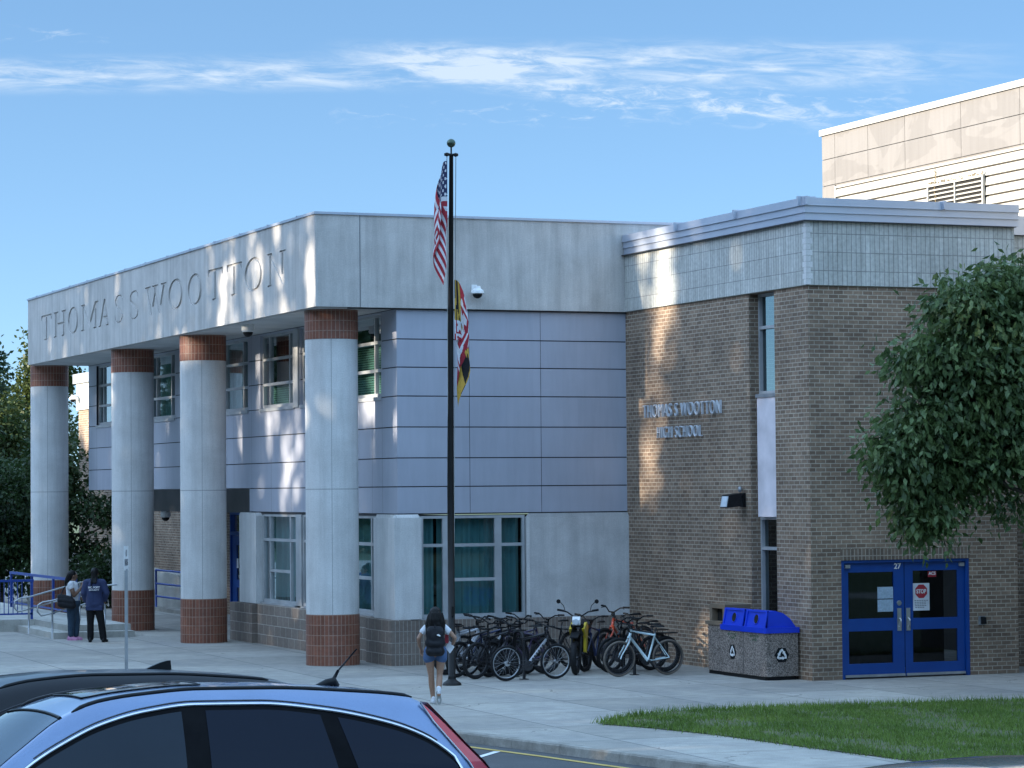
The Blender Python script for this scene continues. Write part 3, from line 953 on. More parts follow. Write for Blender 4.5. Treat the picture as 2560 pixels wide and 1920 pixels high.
st.box((9.018, yy, 1.22), (9.371, yy + .006, 1.725))
sp = st.build('stop_notice', M['paper'], RD)
oc = MB(); oc.quad([(9.195 + .135 * math.cos(PI / 8 + k * PI / 4), yy - .003, 1.575 + .135 * math.sin(PI / 8 + k * PI / 4)) for k in range(8)]); 
oc.build('stop_notice_octagon', M['red'], RD)
tx = MB(); put_text(tx, 'STOP', .12, lambda x, y, z: (9.195 + x, yy - .006 - z, 1.575 + y), 0.001, 0.004, .205, height=.082); tx.build('stop_notice_word', M['white'], RD)
tx = MB()
for k, (w, o) in enumerate(((.29, 0), (.26, -.01), (.24, -.02), (.27, 0), (.20, -.03))):
    for s0 in np.arange(-w / 2, w / 2 - .02, .05):
        tx.box((9.195 + o + s0, yy - .003, 1.40 - k * .032), (9.195 + o + s0 + .038, yy - .002, 1.412 - k * .032))
tx.build('stop_notice_text', M['grey'], RD)
ac = MB(); ac.box((9.345, yy, 1.838), (9.52, yy + .004, 1.945)); ac.build('sticker', M['red'], RD)
tx = MB(); put_text(tx, 'ACS', .1, lambda x, y, z: (9.432 + x, yy - .003 - z, 1.905 + y), 0.001, 0.003, .15, height=.06); tx.build('sticker_letters', M['white'], RD)
# set-back wall continuing to the right
m_ = MB()
wall(m_, PY(BY + 1.6), BE, 20, 0, 7.2, (), .1)
m_.build('return_wall', M['brick'], bb)
m_ = MB(); m_.box((BE + .03, BY + 1.55, 7.2), (20, BY + 2.2, 8.4)); m_.build('ribbed_band', M['ribblock'], bb)
m_ = MB(); m_.box((BE + .025, BY + 1.46, 8.41), (20, BY + 2.3, 8.78)); m_.build('roof_edge', M['metal_trim'], bb)

# ------------------------------------------------------------------ gymnasium
GX, GY = 14.0, 4.56
gy = thing('gymnasium_building', 'tall pale metal clad hall rising in full sun behind the brick block', 'school building', (GX, GY, 0))


def gympanel():
    m, t, b = newmat('stained_panel')
    uv = coords(t, 'UV')
    n = noise(t, coords(t, 'UV', (0.42, 0.75, 1)), 1.25, 3, 0.5, 0.9)
    k = N(t, 'ShaderNodeMapRange', interpolation_type='SMOOTHSTEP'); t.links.new(n, k.inputs[0])
    k.inputs[1].default_value = .495; k.inputs[2].default_value = .515
    c = mix(t, k.outputs[0], (0.170, 0.159, 0.149), (0.150, 0.140, 0.131))
    s = noise(t, coords(t, 'UV', (4, .3, 1)), 2.0, 4)
    c = mix(t, 1.0, c, ramp(t, s, (.93,) * 3, (1.05,) * 3), 'MULTIPLY')
    t.links.new(c, b.inputs['Base Color']); sv(b, .7)
    return m


M['gympanel'] = gympanel()
M['gymtrim'] = plain('cream_metal', (0.36, 0.345, 0.30), (0.40, 0.385, 0.34), 0.5, 1)
m_ = MB()
zs = [0, 10.55, 11.18, 11.74]
ys = [-16, -12, -9, -6.2, -3.9, -1.6, 0.75, 2.4, 3.94, 4.56]
for i in range(len(ys) - 1):
    for (z0, z1) in ((10.56, 11.165), (11.18, 11.74)):
        m_.quad([(GX, ys[i] + .006, z0), (GX, ys[i + 1] - .006, z0), (GX, ys[i + 1] - .006, z1), (GX, ys[i] + .006, z1)])
m_.quad([(GX, 3.95, 0), (GX, 4.56, 0), (GX, 4.56, 10.545), (GX, 3.95, 10.545)])
m_.box((GX + .03, -16, 0), (GX + 20, GY - .001, 11.74))
m_.build('wall_panel', M['gympanel'], gy)
m_ = MB(); m_.box((GX - .05, -16, 11.74), (GX + 20, GY + .04, 11.88)); m_.build('roof_trim', M['gymtrim'], gy)
m_ = MB()
z = 10.42
while z > 3:
    m_.prism([(0.03, z), (-.03, z - .01), (-.05, z - .172), (0.03, z - .178)], lambda p, d: (GX + p[0], d, p[1]), -16, 3.90); z -= .205
m_.box((GX - .02, -16, 10.45), (GX + .02, 3.95, 10.5)); m_.box((GX - .02, 3.9, 3), (GX + .02, 3.95, 10.45))
m_.build('siding', M['gymtrim'], gy)
# louvre vent with bird-nest debris along its top
m_ = MB()
V0, V1, VZ0, VZ1 = -2.62, -0.35, 9.2, 10.07
m_.box((GX - .115, V0, VZ0), (GX - .065, V0 + .05, VZ1)); m_.box((GX - .115, V1 - .05, VZ0), (GX - .065, V1, VZ1)); m_.box((GX - .115, V0 + .05, VZ1 - .05), (GX - .065, V1 - .05, VZ1))
m_.box((GX - .115, (V0 + V1) / 2 - .02, VZ0), (GX - .065, (V0 + V1) / 2 + .02, VZ1 - .05))
z = VZ1 - .09
while z > VZ0:
    m_.prism([(-.105, z - .055), (-.10, z - .06), (-.07, z - .025), (-.075, z - .02)], lambda p, d: (GX + p[0], d, p[1]), V0 + .05, V1 - .05); z -= .095
vn = m_.build('louvre_vent', M['gymtrim'], gy)
m_ = MB(); m_.box((GX - .064, V0 + .03, VZ0), (GX - .058, V1 - .03, VZ1 - .03)); m_.build('vent_back', M['dark'], vn)
M['straw'] = plain('dry_straw', (0.20, 0.15, 0.08), rough=.9)
m_ = MB(); rnd = random.Random(3)
for k in range(60):
    y = rnd.uniform(V0 - .1, V1); m_.tube([(GX - .10, y, VZ1 + .0 + rnd.random() * .04), (GX - .11 - rnd.random() * .03, y + rnd.uniform(-.12, .12), VZ1 + rnd.uniform(-.02, .07))], .008, 4)
for k in range(14):
    m_.tube([(GX - .07, -.62 + rnd.uniform(-.03, .03), 10.4 - k * .06), (GX - .07, -.62 + rnd.uniform(-.05, .05), 10.33 - k * .06)], .012, 4)
m_.build('nest_debris', M['straw'], gy)
# ------------------------------------------------------------------ ground, road, plaza
KERB = [(3.4, -44.0), (-0.2, -27.0), (-1.49, -21.02), (-1.95, -18.756), (-2.205, -17.32), (-2.45, -16.17), (-2.76, -14.69), (-3.35, -13.2), (-4.5, -11.2), (-8, -6), (-14, 3), (-24, 18), (-44, 48)]


def road_z(x, y):
    d = (Vector((x, y, 0)) - Vector((-17.3364, -52.5911, 0))).dot(Vector((0.3793, 0.9253, 0)))
    return -0.13 + max(0.0, 34.0 - d) * 0.0485


def asphalt():
    m, t, b = newmat('asphalt')
    v = coords(t, 'Object')
    a = noise(t, v, 1.1, 5); f = noise(t, v, 60, 3)
    c = mix(t, 1.0, ramp(t, a, (0.045, 0.046, 0.048), (0.072, 0.072, 0.073)), ramp(t, f, (.7,) * 3, (1.3,) * 3), 'MULTIPLY')
    t.links.new(c, b.inputs['Base Color']); sv(b, .85); bump(t, b, f, .4, .01)
    return m


def paving():
    m, t, b = newmat('plaza_concrete')
    v = coords(t, 'UV')
    br = N(t, 'ShaderNodeTexBrick', Scale=1.0); br.offset = 0.0
    br.inputs['Color1'].default_value = (0.310, 0.288, 0.255, 1); br.inputs['Color2'].default_value = (0.395, 0.370, 0.330, 1)
    br.inputs['Mortar'].default_value = (0.165, 0.158, 0.148, 1)
    br.inputs['Mortar Size'].default_value = 0.018; br.inputs['Mortar Smooth'].default_value = 0.3
    br.inputs['Brick Width'].default_value = 1.95; br.inputs['Row Height'].default_value = 2.35
    mp = N(t, 'ShaderNodeMapping'); mp.inputs['Location'].default_value = (0.75, 0.55, 0); mp.inputs['Rotation'].default_value = (0, 0, R(1.5))
    t.links.new(v, mp.inputs[0]); t.links.new(mp.outputs[0], br.inputs['Vector'])
    a = noise(t, v, 0.55, 6, .65, .6); d = noise(t, v, 4, 5, .6); f = noise(t, v, 55, 3)
    c = mix(t, 1.0, br.outputs[0], ramp(t, a, (0.74, .75, .78), (1.10, 1.09, 1.06), .32, .68), 'MULTIPLY')
    c = mix(t, 1.0, c, ramp(t, d, (.86,) * 3, (1.08,) * 3), 'MULTIPLY')
    c = mix(t, 1.0, c, ramp(t, f, (.82,) * 3, (1.14,) * 3), 'MULTIPLY')
    # old gum and oil spots
    vo = N(t, 'ShaderNodeTexVoronoi', Scale=1.7, Randomness=1.0); t.links.new(v, vo.inputs['Vector'])
    sp = math_(t, 'LESS_THAN', vo.outputs['Distance'], 0.035)
    c = mix(t, math_(t, 'MULTIPLY', sp, .45), c, (.12, .115, .11))
    ck = N(t, 'ShaderNodeTexVoronoi', feature='DISTANCE_TO_EDGE', Scale=.42); 
    wv = N(t, 'ShaderNodeVectorMath', operation='ADD'); wn = N(t, 'ShaderNodeTexNoise', Scale=2.2, Detail=4.0); t.links.new(v, wn.inputs['Vector'])
    ws = N(t, 'ShaderNodeVectorMath', operation='SCALE'); ws.inputs['Scale'].default_value = .5; t.links.new(wn.outputs['Color'], ws.inputs[0])
    t.links.new(v, wv.inputs[0]); t.links.new(ws.outputs[0], wv.inputs[1]); t.links.new(wv.outputs[0], ck.inputs['Vector'])
    cm = math_(t, 'MULTIPLY', math_(t, 'LESS_THAN', ck.outputs['Distance'], .006), math_(t, 'GREATER_THAN', a, .56))
    c = mix(t, math_(t, 'MULTIPLY', cm, .55), c, (.10, .095, .09))
    st = noise(t, coords(t, 'UV', (1.0, .45, 1)), .9, 7, .7, 1.2)
    c = mix(t, ramp(t, st, (0,) * 3, (.42,) * 3, .56, .74), c, (.20, .19, .18))
    t.links.new(c, b.inputs['Base Color']); sv(b, .88, spec=.3); bump(t, b, f, .3, .006)
    return m


M['asphalt'] = asphalt()
M['paving'] = paving()
M['kerbconc'] = concrete('kerb_concrete', (0.20, 0.185, 0.16), (0.40, 0.375, 0.33), .3, kind='Object', scale=2.5)
M['stepconc'] = concrete('step_concrete', (0.36, 0.35, 0.31), (0.50, 0.48, 0.44), .2, kind='Object', scale=1.5)
M['yellow'] = plain('worn_yellow_paint', (0.40, 0.27, 0.06), (0.52, 0.37, 0.10), .8, 5)
M['soil'] = plain('lawn_soil', (0.055, 0.085, 0.026), (0.125, 0.110, 0.062), .95, 2.2)
M['field'] = plain('far_grass', (0.05, 0.075, 0.025), (0.075, 0.10, 0.035), .95, .05)

g_ = MB(); g_.quad([(-900, -900, -.22), (900, -900, -.22), (900, 900, -.22), (-900, 900, -.22)])
tag(g_.build('ground', M['field']), kind='structure')
rd = MB()
# the road sheet climbs towards the viewer; one strip per kerb segment, running out to the left
for i in range(len(KERB) - 1):
    (xa, ya), (xb, yb) = KERB[i], KERB[i + 1]
    steps = [0, 1.5, 4, 8, 13, 18, 24, 32, 44]
    n = 6
    for j in range(n):
        p0 = (xa + (xb - xa) * j / n, ya + (yb - ya) * j / n); p1 = (xa + (xb - xa) * (j + 1) / n, ya + (yb - ya) * (j + 1) / n)
        for k in range(len(steps) - 1):
            q = []
            for (p, s) in ((p0, steps[k]), (p1, steps[k]), (p1, steps[k + 1]), (p0, steps[k + 1])):
                x, y = p[0] - s * .80 + .05, p[1] - s * .60
                q.append((x, y, road_z(x, y)))
            rd.quad(q, sm=True)
tag(rd.build('road', M['asphalt'], weld=True, fixn=True), kind='structure')
pz = MB()
out = [(60, -44), (60, 80), (-44, 80)]
poly = [(x + .15, y + .02, 0) for x, y in KERB] + [(-44, 80, 0), (60, 80, 0), (60, -44, 0)]
pz.quad(list(reversed(poly)))
po = pz.build('plaza', M['paving'], fixn=True)
tag(po, kind='structure')
kb = MB()
for i in range(len(KERB) - 1):
    (xa, ya), (xb, yb) = KERB[i], KERB[i + 1]
    L_ = math.hypot(xb - xa, yb - ya); n = max(1, int(L_ / 3.0 + .5))
    for j in range(n):
        t0, t1 = j / n + .004 / max(L_, .1), (j + 1) / n - .004 / max(L_, .1)
        a = (xa + (xb - xa) * t0, ya + (yb - ya) * t0); b = (xa + (xb - xa) * t1, ya + (yb - ya) * t1)
        prof = [(-.03, -.2), (0.0, -.02), (.02, .004), (.16, .008), (.16, -.2)]
        nx, ny = (yb - ya) / L_, -(xb - xa) / L_       # toward the plaza side
        A = [(a[0] + nx * p, a[1] + ny * p, z) for p, z in prof]; B = [(b[0] + nx * p, b[1] + ny * p, z) for p, z in prof]
        for k in range(4): kb.quad([A[k], B[k], B[k + 1], A[k + 1]])
        kb.quad(A); kb.quad(B[::-1])
tag(kb.build('kerb', M['kerbconc'], fixn=True), kind='structure')


def strip(pts, w, lift, name, mat):
    m = MB()
    for i in range(len(pts) - 1):
        a, b = Vector((*pts[i], 0)), Vector((*pts[i + 1], 0)); d = (b - a).normalized(); n = Vector((-d.y, d.x, 0)) * w / 2
        q = [a - n, b - n, b + n, a + n]
        m.quad([(p.x, p.y, road_z(p.x, p.y) + lift) for p in q])
    return tag(m.build(name, mat, fixn=True), kind='structure')


strip([(x - .36, y - .2) for x, y in KERB[1:9]], .11, .006, 'yellow_line', M['yellow'])
strip([(-2.85, -16.6), (-3.6, -17.5), (-8.2, -22.9)], .10, .006, 'stall_line', M['white'])

LAWN = [(-.365, -14.56), (.37, -13.75), (1.2, -13.1), (1.9, -12.9), (3.3, -12.95), (5.1, -13.2), (7.5, -13.6), (14, -14.2), (26, -15), (26, -40), (4.6, -40), (2.2, -28), (.94, -21.74), (.81, -20.85), (.58, -19.1), (.36, -17.0), (.0, -15.5)]
lw = MB(); lw.quad([(x, y, .012) for x, y in LAWN][::-1])
tag(lw.build('lawn_ground', M['soil'], fixn=True), kind='structure')


def inpoly(x, y, P):
    c = False
    n = len(P)
    for i in range(n):
        x0, y0 = P[i]; x1, y1 = P[i - 1]
        if (y0 > y) != (y1 > y) and x < (x1 - x0) * (y - y0) / (y1 - y0) + x0: c = not c
    return c


def grassmat():
    m, t, b = newmat('grass_blade')
    v = coords(t, 'Object')
    n = noise(t, v, .8, 4, .6); f = noise(t, v, 25, 2)
    c = mix(t, 1.0, ramp(t, n, (0.088, 0.145, 0.024), (0.150, 0.220, 0.042), .35, .66), ramp(t, f, (.62,) * 3, (1.45,) * 3), 'MULTIPLY')
    d = noise(t, v, 2.2, 3)
    c = mix(t, ramp(t, d, (0,) * 3, (.35,) * 3, .58, .75), c, (.21, .20, .09))
    t.links.new(c, b.inputs['Base Color']); sv(b, .6, spec=.2)
    return m


M['grass'] = grassmat()


def grow_grass():
    rnd = random.Random(11)
    V, F = [], []
    def blade(x, y, h):
        a = rnd.uniform(0, 2 * PI); l = rnd.uniform(.1, .7) * h; b = rnd.uniform(0, 2 * PI)
        w = rnd.uniform(.004, .008); n = len(V)
        ca, sa = math.cos(a) * w, math.sin(a) * w
        V.extend([(x - ca, y - sa, .01), (x + ca, y + sa, .01), (x + math.cos(b) * l, y + math.sin(b) * l, .01 + h)])
        F.append((n, n + 1, n + 2))
    cnt = 0
    bare = [(rnd.uniform(-.5, 9), rnd.uniform(-23, -12.8), rnd.uniform(.12, .45)) for _ in range(70)]
    while cnt < 90000:
        x = rnd.uniform(-.5, 9.0); y = rnd.uniform(-23.5, -12.6)
        if not inpoly(x, y, LAWN): continue
        if rnd.random() < .7 and any((x - p) ** 2 + ((y - q) * .6) ** 2 < r_ * r_ for p, q, r_ in bare): cnt += 1; continue
        blade(x, y, rnd.uniform(.035, .085)); cnt += 1
    for i in range(len(LAWN)):          # taller untrimmed fringe along the edges
        a, b = LAWN[i - 1], LAWN[i]
        L_ = math.hypot(b[0] - a[0], b[1] - a[1])
        if max(a[0], b[0]) > 14 or min(a[1], b[1]) < -24: continue
        for _ in range(int(L_ * 130)):
            t_ = rnd.random(); blade(a[0] + (b[0] - a[0]) * t_ + rnd.gauss(0, .085), a[1] + (b[1] - a[1]) * t_ + rnd.gauss(0, .085), rnd.uniform(.05, .13))
    me = bpy.data.meshes.new('grass'); me.from_pydata(V, [], F); me.materials.append(M['grass'])
    o = bpy.data.objects.new('grass', me); COL.objects.link(o)
    return tag(o, kind='stuff')


grow_grass()

# raised landing, steps, rails at the far left
pl = MB(); pl.box((-30, 17.9, 0), (-.15, 30, .30)); tag(pl.build('landing', M['stepconc']), kind='structure')
stp = thing('concrete_steps', 'two low concrete steps leading up to the landing with blue railing', 'steps', (-1.4, 16, 0))
m_ = MB(); m_.box((-2.15, 13.75, 0), (-.15, 17.895, .15)); m_.build('tread', M['stepconc'], stp)
m_ = MB(); m_.box((-1.70, 14.15, .15), (-.15, 17.895, .30)); m_.build('tread', M['stepconc'], stp)


def handrail(y, label):
    t_ = thing('handrail', label, 'handrail', (-2.15, y, 0), group='grey steel handrails on the steps')
    h = MB(); h.tube([(-2.15, y, 0), (-2.15, y, .92)], .024, 8); h.build('post', M['galv'], t_)
    h = MB(); h.tube([(-.85, y, .30), (-.85, y, 1.26)], .024, 8); h.build('post', M['galv'], t_)
    h = MB()
    h.tube([(-2.15, y, .62), (-2.42, y, .56), (-2.52, y, .66), (-2.50, y, .82), (-2.38, y, .89), (-2.15, y, .92), (-.85, y, 1.26), (-.55, y, 1.28)], .021, 8)
    h.tube([(-2.15, y, .62), (-.85, y, .95)], .018, 8)
    h.build('rail', M['galv'], t_)


handrail(16.55, 'grey steel handrail on the far side of the steps, by the blue railing')
handrail(13.92, 'grey steel handrail on the near side of the steps, by the woman with the bag')
br = thing('picket_railing', 'blue railing with close upright pickets along the landing edge at the far left', 'railing', (-3, 18, .3))
for x in (-1.75, -3.55, -5.35, -7.15):
    m_ = MB(); m_.box((x - .03, 18.0, .3), (x + .03, 18.06, 1.30)); m_.build('post', M['bluerail'], br)
m_ = MB(); m_.box((-9, 17.99, 1.26), (-1.7, 18.07, 1.32)); m_.box((-9, 18.0, .42), (-1.72, 18.06, .46)); m_.build('rail', M['bluerail'], br)
m_ = MB()
x = -8.9
while x < -1.9:
    m_.box((x - .009, 18.02, .46), (x + .009, 18.04, 1.26)); x += .115
m_.build('pickets', M['bluerail'], br)
b2 = thing('picket_railing', 'blue railing running back from the landing edge, seen behind the brick column base', 'railing', (-.6, 20, .3))
m_ = MB(); m_.box((-.63, 17.99, 1.24), (-.57, 26, 1.31)); m_.box((-.62, 17.99, .42), (-.58, 26, .46)); m_.build('rail', M['bluerail'], b2)
for y in (18.03, 20.6, 23.2, 25.9):
    m_ = MB(); m_.box((-.63, y - .03, .3), (-.57, y + .03, 1.24)); m_.build('post', M['bluerail'], b2)
# ramp wall and rail in front of the wing
rw = thing('ramp_wall', 'low pale concrete ramp wall in front of the brick wing', 'wall', (4.6, 30, 0))
m_ = MB(); m_.prism([(25.2, 0), (45, 0), (45, 1.55), (36, 1.42), (25.2, 1.02)], lambda p, d: (d, p[0], p[1]), 4.55, 4.8); m_.build('concrete_wall', M['stepconc'], rw)
er = thing('ramp_railing', 'dark blue three bar railing by the ramp, between the two middle columns', 'railing', (4.3, 27, 0))
m_ = MB()
for z in (.42, .80, 1.2): m_.tube([(4.3, 24.6, z), (4.3, 28.4, z)], .03, 8)
m_.build('rail', M['bluerail'], er)
for y in (28.4, 24.6):
    m_ = MB(); m_.tube([(4.3, y, .0), (4.3, y, 1.22)], .032, 8); m_.build('post', M['bluerail'], er)
m_ = MB(); m_.box((4.15, 24.4, 0), (4.5, 28.9, .1)); m_.build('kerb_base', M['kerbconc'], er)
# ------------------------------------------------------------------ trees and shrubs
def leafmat(name, c0, c1, scale=1.2, trans=0.3):
    m = bpy.data.materials.new(name); m.use_nodes = True
    t = m.node_tree; t.nodes.clear()
    v = coords(t, 'Object')
    n = noise(t, v, scale, 4, .6); f = noise(t, v, scale * 14, 2)
    c = mix(t, 1.0, ramp(t, n, c0, c1, .36, .64), ramp(t, f, (.65,) * 3, (1.4,) * 3), 'MULTIPLY')
    b = N(t, 'ShaderNodeBsdfPrincipled'); b.inputs['Roughness'].default_value = .5; b.inputs['Specular IOR Level'].default_value = .35
    tr = N(t, 'ShaderNodeBsdfTranslucent'); out = N(t, 'ShaderNodeOutputMaterial'); mx = N(t, 'ShaderNodeMixShader'); mx.inputs[0].default_value = trans
    t.links.new(c, b.inputs['Base Color']); t.links.new(c, tr.inputs[0])
    t.links.new(b.outputs[0], mx.inputs[1]); t.links.new(tr.outputs[0], mx.inputs[2]); t.links.new(mx.outputs[0], out.inputs[0])
    return m


M['leaf'] = leafmat('broad_leaf', (0.046, 0.082, 0.028), (0.125, 0.178, 0.060), 2.6)
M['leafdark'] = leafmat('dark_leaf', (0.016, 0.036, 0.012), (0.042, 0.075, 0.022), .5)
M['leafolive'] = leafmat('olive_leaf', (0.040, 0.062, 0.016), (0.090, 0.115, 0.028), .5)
M['flower'] = plain('pale_pink_flower', (0.40, 0.20, 0.24), rough=.8)
M['bark'] = plain('bark', (0.045, 0.035, 0.028), (0.085, 0.070, 0.055), .9, 6, stretch=(1, 1, .2), bumpv=.6)


def leaf_cloud(lobes, size, seed, droop=0.5, keep=None, aspect=.55, shell=.55):
    """lobes: (centre, radii, count). Leaf = folded four-cornered blade; grouped in small sprays so that the crown has clumps and gaps"""
    g = np.random.default_rng(seed)
    Vs, Fs = [], []
    base = 0
    for c, rad, cnt in lobes:
        ns = max(3, cnt // 14)
        d = g.normal(size=(ns, 3)); d /= np.linalg.norm(d, axis=1)[:, None]
        r = (shell + (1 - shell) * g.random(ns) ** .6) * (1 + .10 * g.normal(size=ns))
        sc = np.array(c) + d * r[:, None] * np.array(rad)
        k = 14
        pos = np.repeat(sc, k, axis=0) + g.normal(size=(ns * k, 3)) * size * np.array([1.5, 1.5, 1.2])
        out = np.repeat(d, k, axis=0)
        if keep is not None:
            msk = keep(pos); pos = pos[msk]; out = out[msk]
        n = len(pos)
        ax = out * .8 + g.normal(size=(n, 3)) * .55; ax[:, 2] -= droop
        ax /= np.linalg.norm(ax, axis=1)[:, None]
        sd = np.cross(ax, g.normal(size=(n, 3))); sd /= np.linalg.norm(sd, axis=1)[:, None] + 1e-9
        nm = np.cross(ax, sd)
        L_ = size * (0.7 + .6 * g.random(n))[:, None]
        w = L_ * aspect * .5
        a = pos; b = pos + ax * L_ * .45 + sd * w + nm * w * .35; e = pos + ax * L_; f = pos + ax * L_ * .45 - sd * w + nm * w * .35
        V = np.stack([a, b, e, f], axis=1).reshape(-1, 3)
        q = np.arange(n)[:, None] * 4 + base + np.array([[0, 1, 2, 3]])
        Vs.append(V); Fs.append(q); base += n * 4
    return np.concatenate(Vs), np.concatenate(Fs)


def np_mesh(name, V, F, mat, parent=None, off=None):
    off = OFF.get(parent.name, Vector((0, 0, 0))) if off is None and parent else (off or Vector((0, 0, 0)))
    V = V - np.array(off)
    me = bpy.data.meshes.new(name)
    me.vertices.add(len(V)); me.vertices.foreach_set('co', V.astype(np.float32).ravel())
    me.loops.add(F.size); me.loops.foreach_set('vertex_index', F.astype(np.int32).ravel())
    me.polygons.add(len(F)); me.polygons.foreach_set('loop_start', np.arange(len(F), dtype=np.int32) * F.shape[1])
    me.polygons.foreach_set('loop_total', np.full(len(F), F.shape[1], dtype=np.int32))
    me.materials.append(mat); me.update(); me.validate()
    o = bpy.data.objects.new(name, me); COL.objects.link(o)
    if parent: o.parent = parent
    OFF[o.name] = Vector(off)
    return o


def tree(name, label, cat, base, lobes, size, seed, trunk_r, mat, droop=.4, aspect=.55, group=None, top=None, limbs=True, keep=None, shell=.55, flowers=0):
    t = thing(name, label, cat, base, group=group)
    B = Vector(base)
    top = Vector(top) if top else Vector(lobes[0][0])
    rnd = random.Random(seed)
    tb = MB()
    n = 7
    path = [B.lerp(top, k / (n - 1)) + Vector((rnd.gauss(0, .05), rnd.gauss(0, .05), 0)) * (k > 0) * trunk_r * 6 for k in range(n)]
    tb.tube(path, [trunk_r * (1.35 if k == 0 else 1 - .72 * k / (n - 1)) for k in range(n)], 10)
    tr = tb.build('trunk', M['bark'], t, smooth=True)
    if limbs:
        for c, rad, cnt in lobes:
            if name == 'lawn_tree' and (cnt < 1450 or c[2] < 4.0): continue
            s = path[min(n - 2, max(1, int((n - 1) * rnd.uniform(.35, .75))))]
            c = Vector(c)
            mid = s.lerp(c, .5) + Vector((0, 0, -.1 * (c - s).length))
            m = MB(); m.tube([s, s.lerp(mid, .5), mid, mid.lerp(c, .6), c + (c - mid) * .1], [trunk_r * .42, trunk_r * .34, trunk_r * .25, trunk_r * .16, .008], 7)
            for _ in range(5):
                e = c + Vector((rnd.uniform(-.7, .7) * rad[0], rnd.uniform(-.7, .7) * rad[1], rnd.uniform(-.7, .7) * rad[2]))
                q = mid.lerp(c, rnd.uniform(.2, .9)); m.tube([q, q.lerp(e, .5) + Vector((0, 0, -.03)), e], [trunk_r * .13, trunk_r * .09, .005], 5)
            m.build('limb', M['bark'], tr, smooth=True)
    if name == 'lawn_tree': lobes = [(c, r_, int(n_ * 1.55)) for c, r_, n_ in lobes]
    V, F = leaf_cloud(lobes, size, seed, droop, keep, aspect, shell=shell)
    cr = np_mesh('crown', V, F, mat, t)
    if flowers:
        g = np.random.default_rng(seed + 1)
        L2 = [(np.array(c) , np.array(rad) * 1.03, flowers) for c, rad, cnt in lobes]
        V, F = leaf_cloud(L2, size * .7, seed + 2, .2, None, .9, 1.0)
        np_mesh('flowers', V, F, M['flower'], t)
    return t


# big tree on the lawn at the right, its trunk just outside the picture
TX, TY = 7.35, -16.2
tree('lawn_tree', 'large broad leaved tree with drooping leaves reaching in front of the brown brick wall', 'tree', (TX, TY, 0),
     [((5.6, -15.5, 6.28), (.52, .55, .30), 1500), ((6.26, -15.5, 6.52), (.48, .55, .38), 1300), ((6.9, -15.7, 6.5), (.55, .6, .5), 1300),
      ((4.66, -15.4, 5.42), (.26, .32, .15), 420), ((5.3, -15.5, 5.52), (.52, .55, .36), 1600), ((6.0, -15.6, 5.75), (.5, .6, .4), 1400),
      ((4.30, -15.4, 4.06), (.34, .42, .26), 850), ((4.88, -15.4, 4.46), (.50, .55, .36), 1500), ((5.68, -15.5, 4.85), (.62, .65, .5), 2100), ((6.45, -15.6, 5.25), (.75, .8, .72), 3000),
      ((4.84, -15.3, 3.20), (.27, .35, .27), 620), ((4.95, -15.3, 2.92), (.15, .25, .12), 220), ((4.70, -15.3, 3.58), (.34, .4, .22), 700), ((5.55, -15.4, 3.95), (.52, .55, .26), 1300), ((5.15, -15.4, 3.75), (.3, .4, .25), 600),
      ((6.4, -15.6, 4.12), (.62, .65, .30), 1500), ((7.1, -15.7, 4.6), (.7, .8, .8), 2200), ((6.26, -15.4, 3.22), (.22, .3, .10), 150), ((5.75, -15.3, 3.45), (.22, .3, .10), 160),
      ((9.9, -15.3, 5.0), (1.9, 1.9, 1.9), 5000), ((10.6, -12.6, 5.3), (1.8, 1.7, 1.9), 4500), ((9.6, -17.0, 6.2), (1.3, 1.6, 1.0), 2600), ((8.0, -16.2, 5.6), (.9, 1.0, 1.1), 2500)],  # large outer lobes sit out of view, added to shade the door wall
     0.145, 5, .13, M['leaf'], droop=1.05, aspect=.48, top=(7.2, -15.9, 6.2))

# trees and shrubs beyond the colonnade
def crowd(cx, cy, z0, z1, r, n, seed, cnt):
    g = random.Random(seed)
    out = []
    for k in range(n):
        z = z0 + (z1 - z0) * (k + .5) / n
        q = r * (1 - .55 * max(0, (z - z0) / (z1 - z0) - .35))
        out.append(((cx + g.uniform(-.55, .55) * q, cy + g.uniform(-.5, .5) * q, z), (q * g.uniform(.5, .75), q * g.uniform(.5, .75), (z1 - z0) / n * g.uniform(.8, 1.2)), cnt))
    return out


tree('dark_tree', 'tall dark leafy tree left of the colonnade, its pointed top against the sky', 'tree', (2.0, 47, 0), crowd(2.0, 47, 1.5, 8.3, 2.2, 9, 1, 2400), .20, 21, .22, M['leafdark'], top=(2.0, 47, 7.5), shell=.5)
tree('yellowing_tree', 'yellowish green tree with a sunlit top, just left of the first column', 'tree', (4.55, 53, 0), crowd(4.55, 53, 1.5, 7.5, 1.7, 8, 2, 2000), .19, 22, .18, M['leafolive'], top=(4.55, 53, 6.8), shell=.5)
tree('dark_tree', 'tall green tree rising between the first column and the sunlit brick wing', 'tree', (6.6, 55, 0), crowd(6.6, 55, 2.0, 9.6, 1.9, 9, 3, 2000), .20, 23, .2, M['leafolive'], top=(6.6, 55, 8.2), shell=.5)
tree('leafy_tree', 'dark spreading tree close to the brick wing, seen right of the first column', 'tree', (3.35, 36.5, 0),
     [((3.0, 36.5, 4.6), (.75, .9, 1.0), 1800), ((3.3, 36.5, 3.4), (.95, .9, .8), 2200), ((4.1, 35, 2.95), (.55, .6, .35), 500), ((4.6, 34.5, 2.65), (.4, .5, .4), 420), ((2.6, 36.5, 2.2), (1.0, .9, .9), 2200), ((3.7, 36, 1.45), (.7, .7, .6), 1300)],
     .17, 24, .13, M['leafdark'], top=(3.1, 36.5, 4.4))
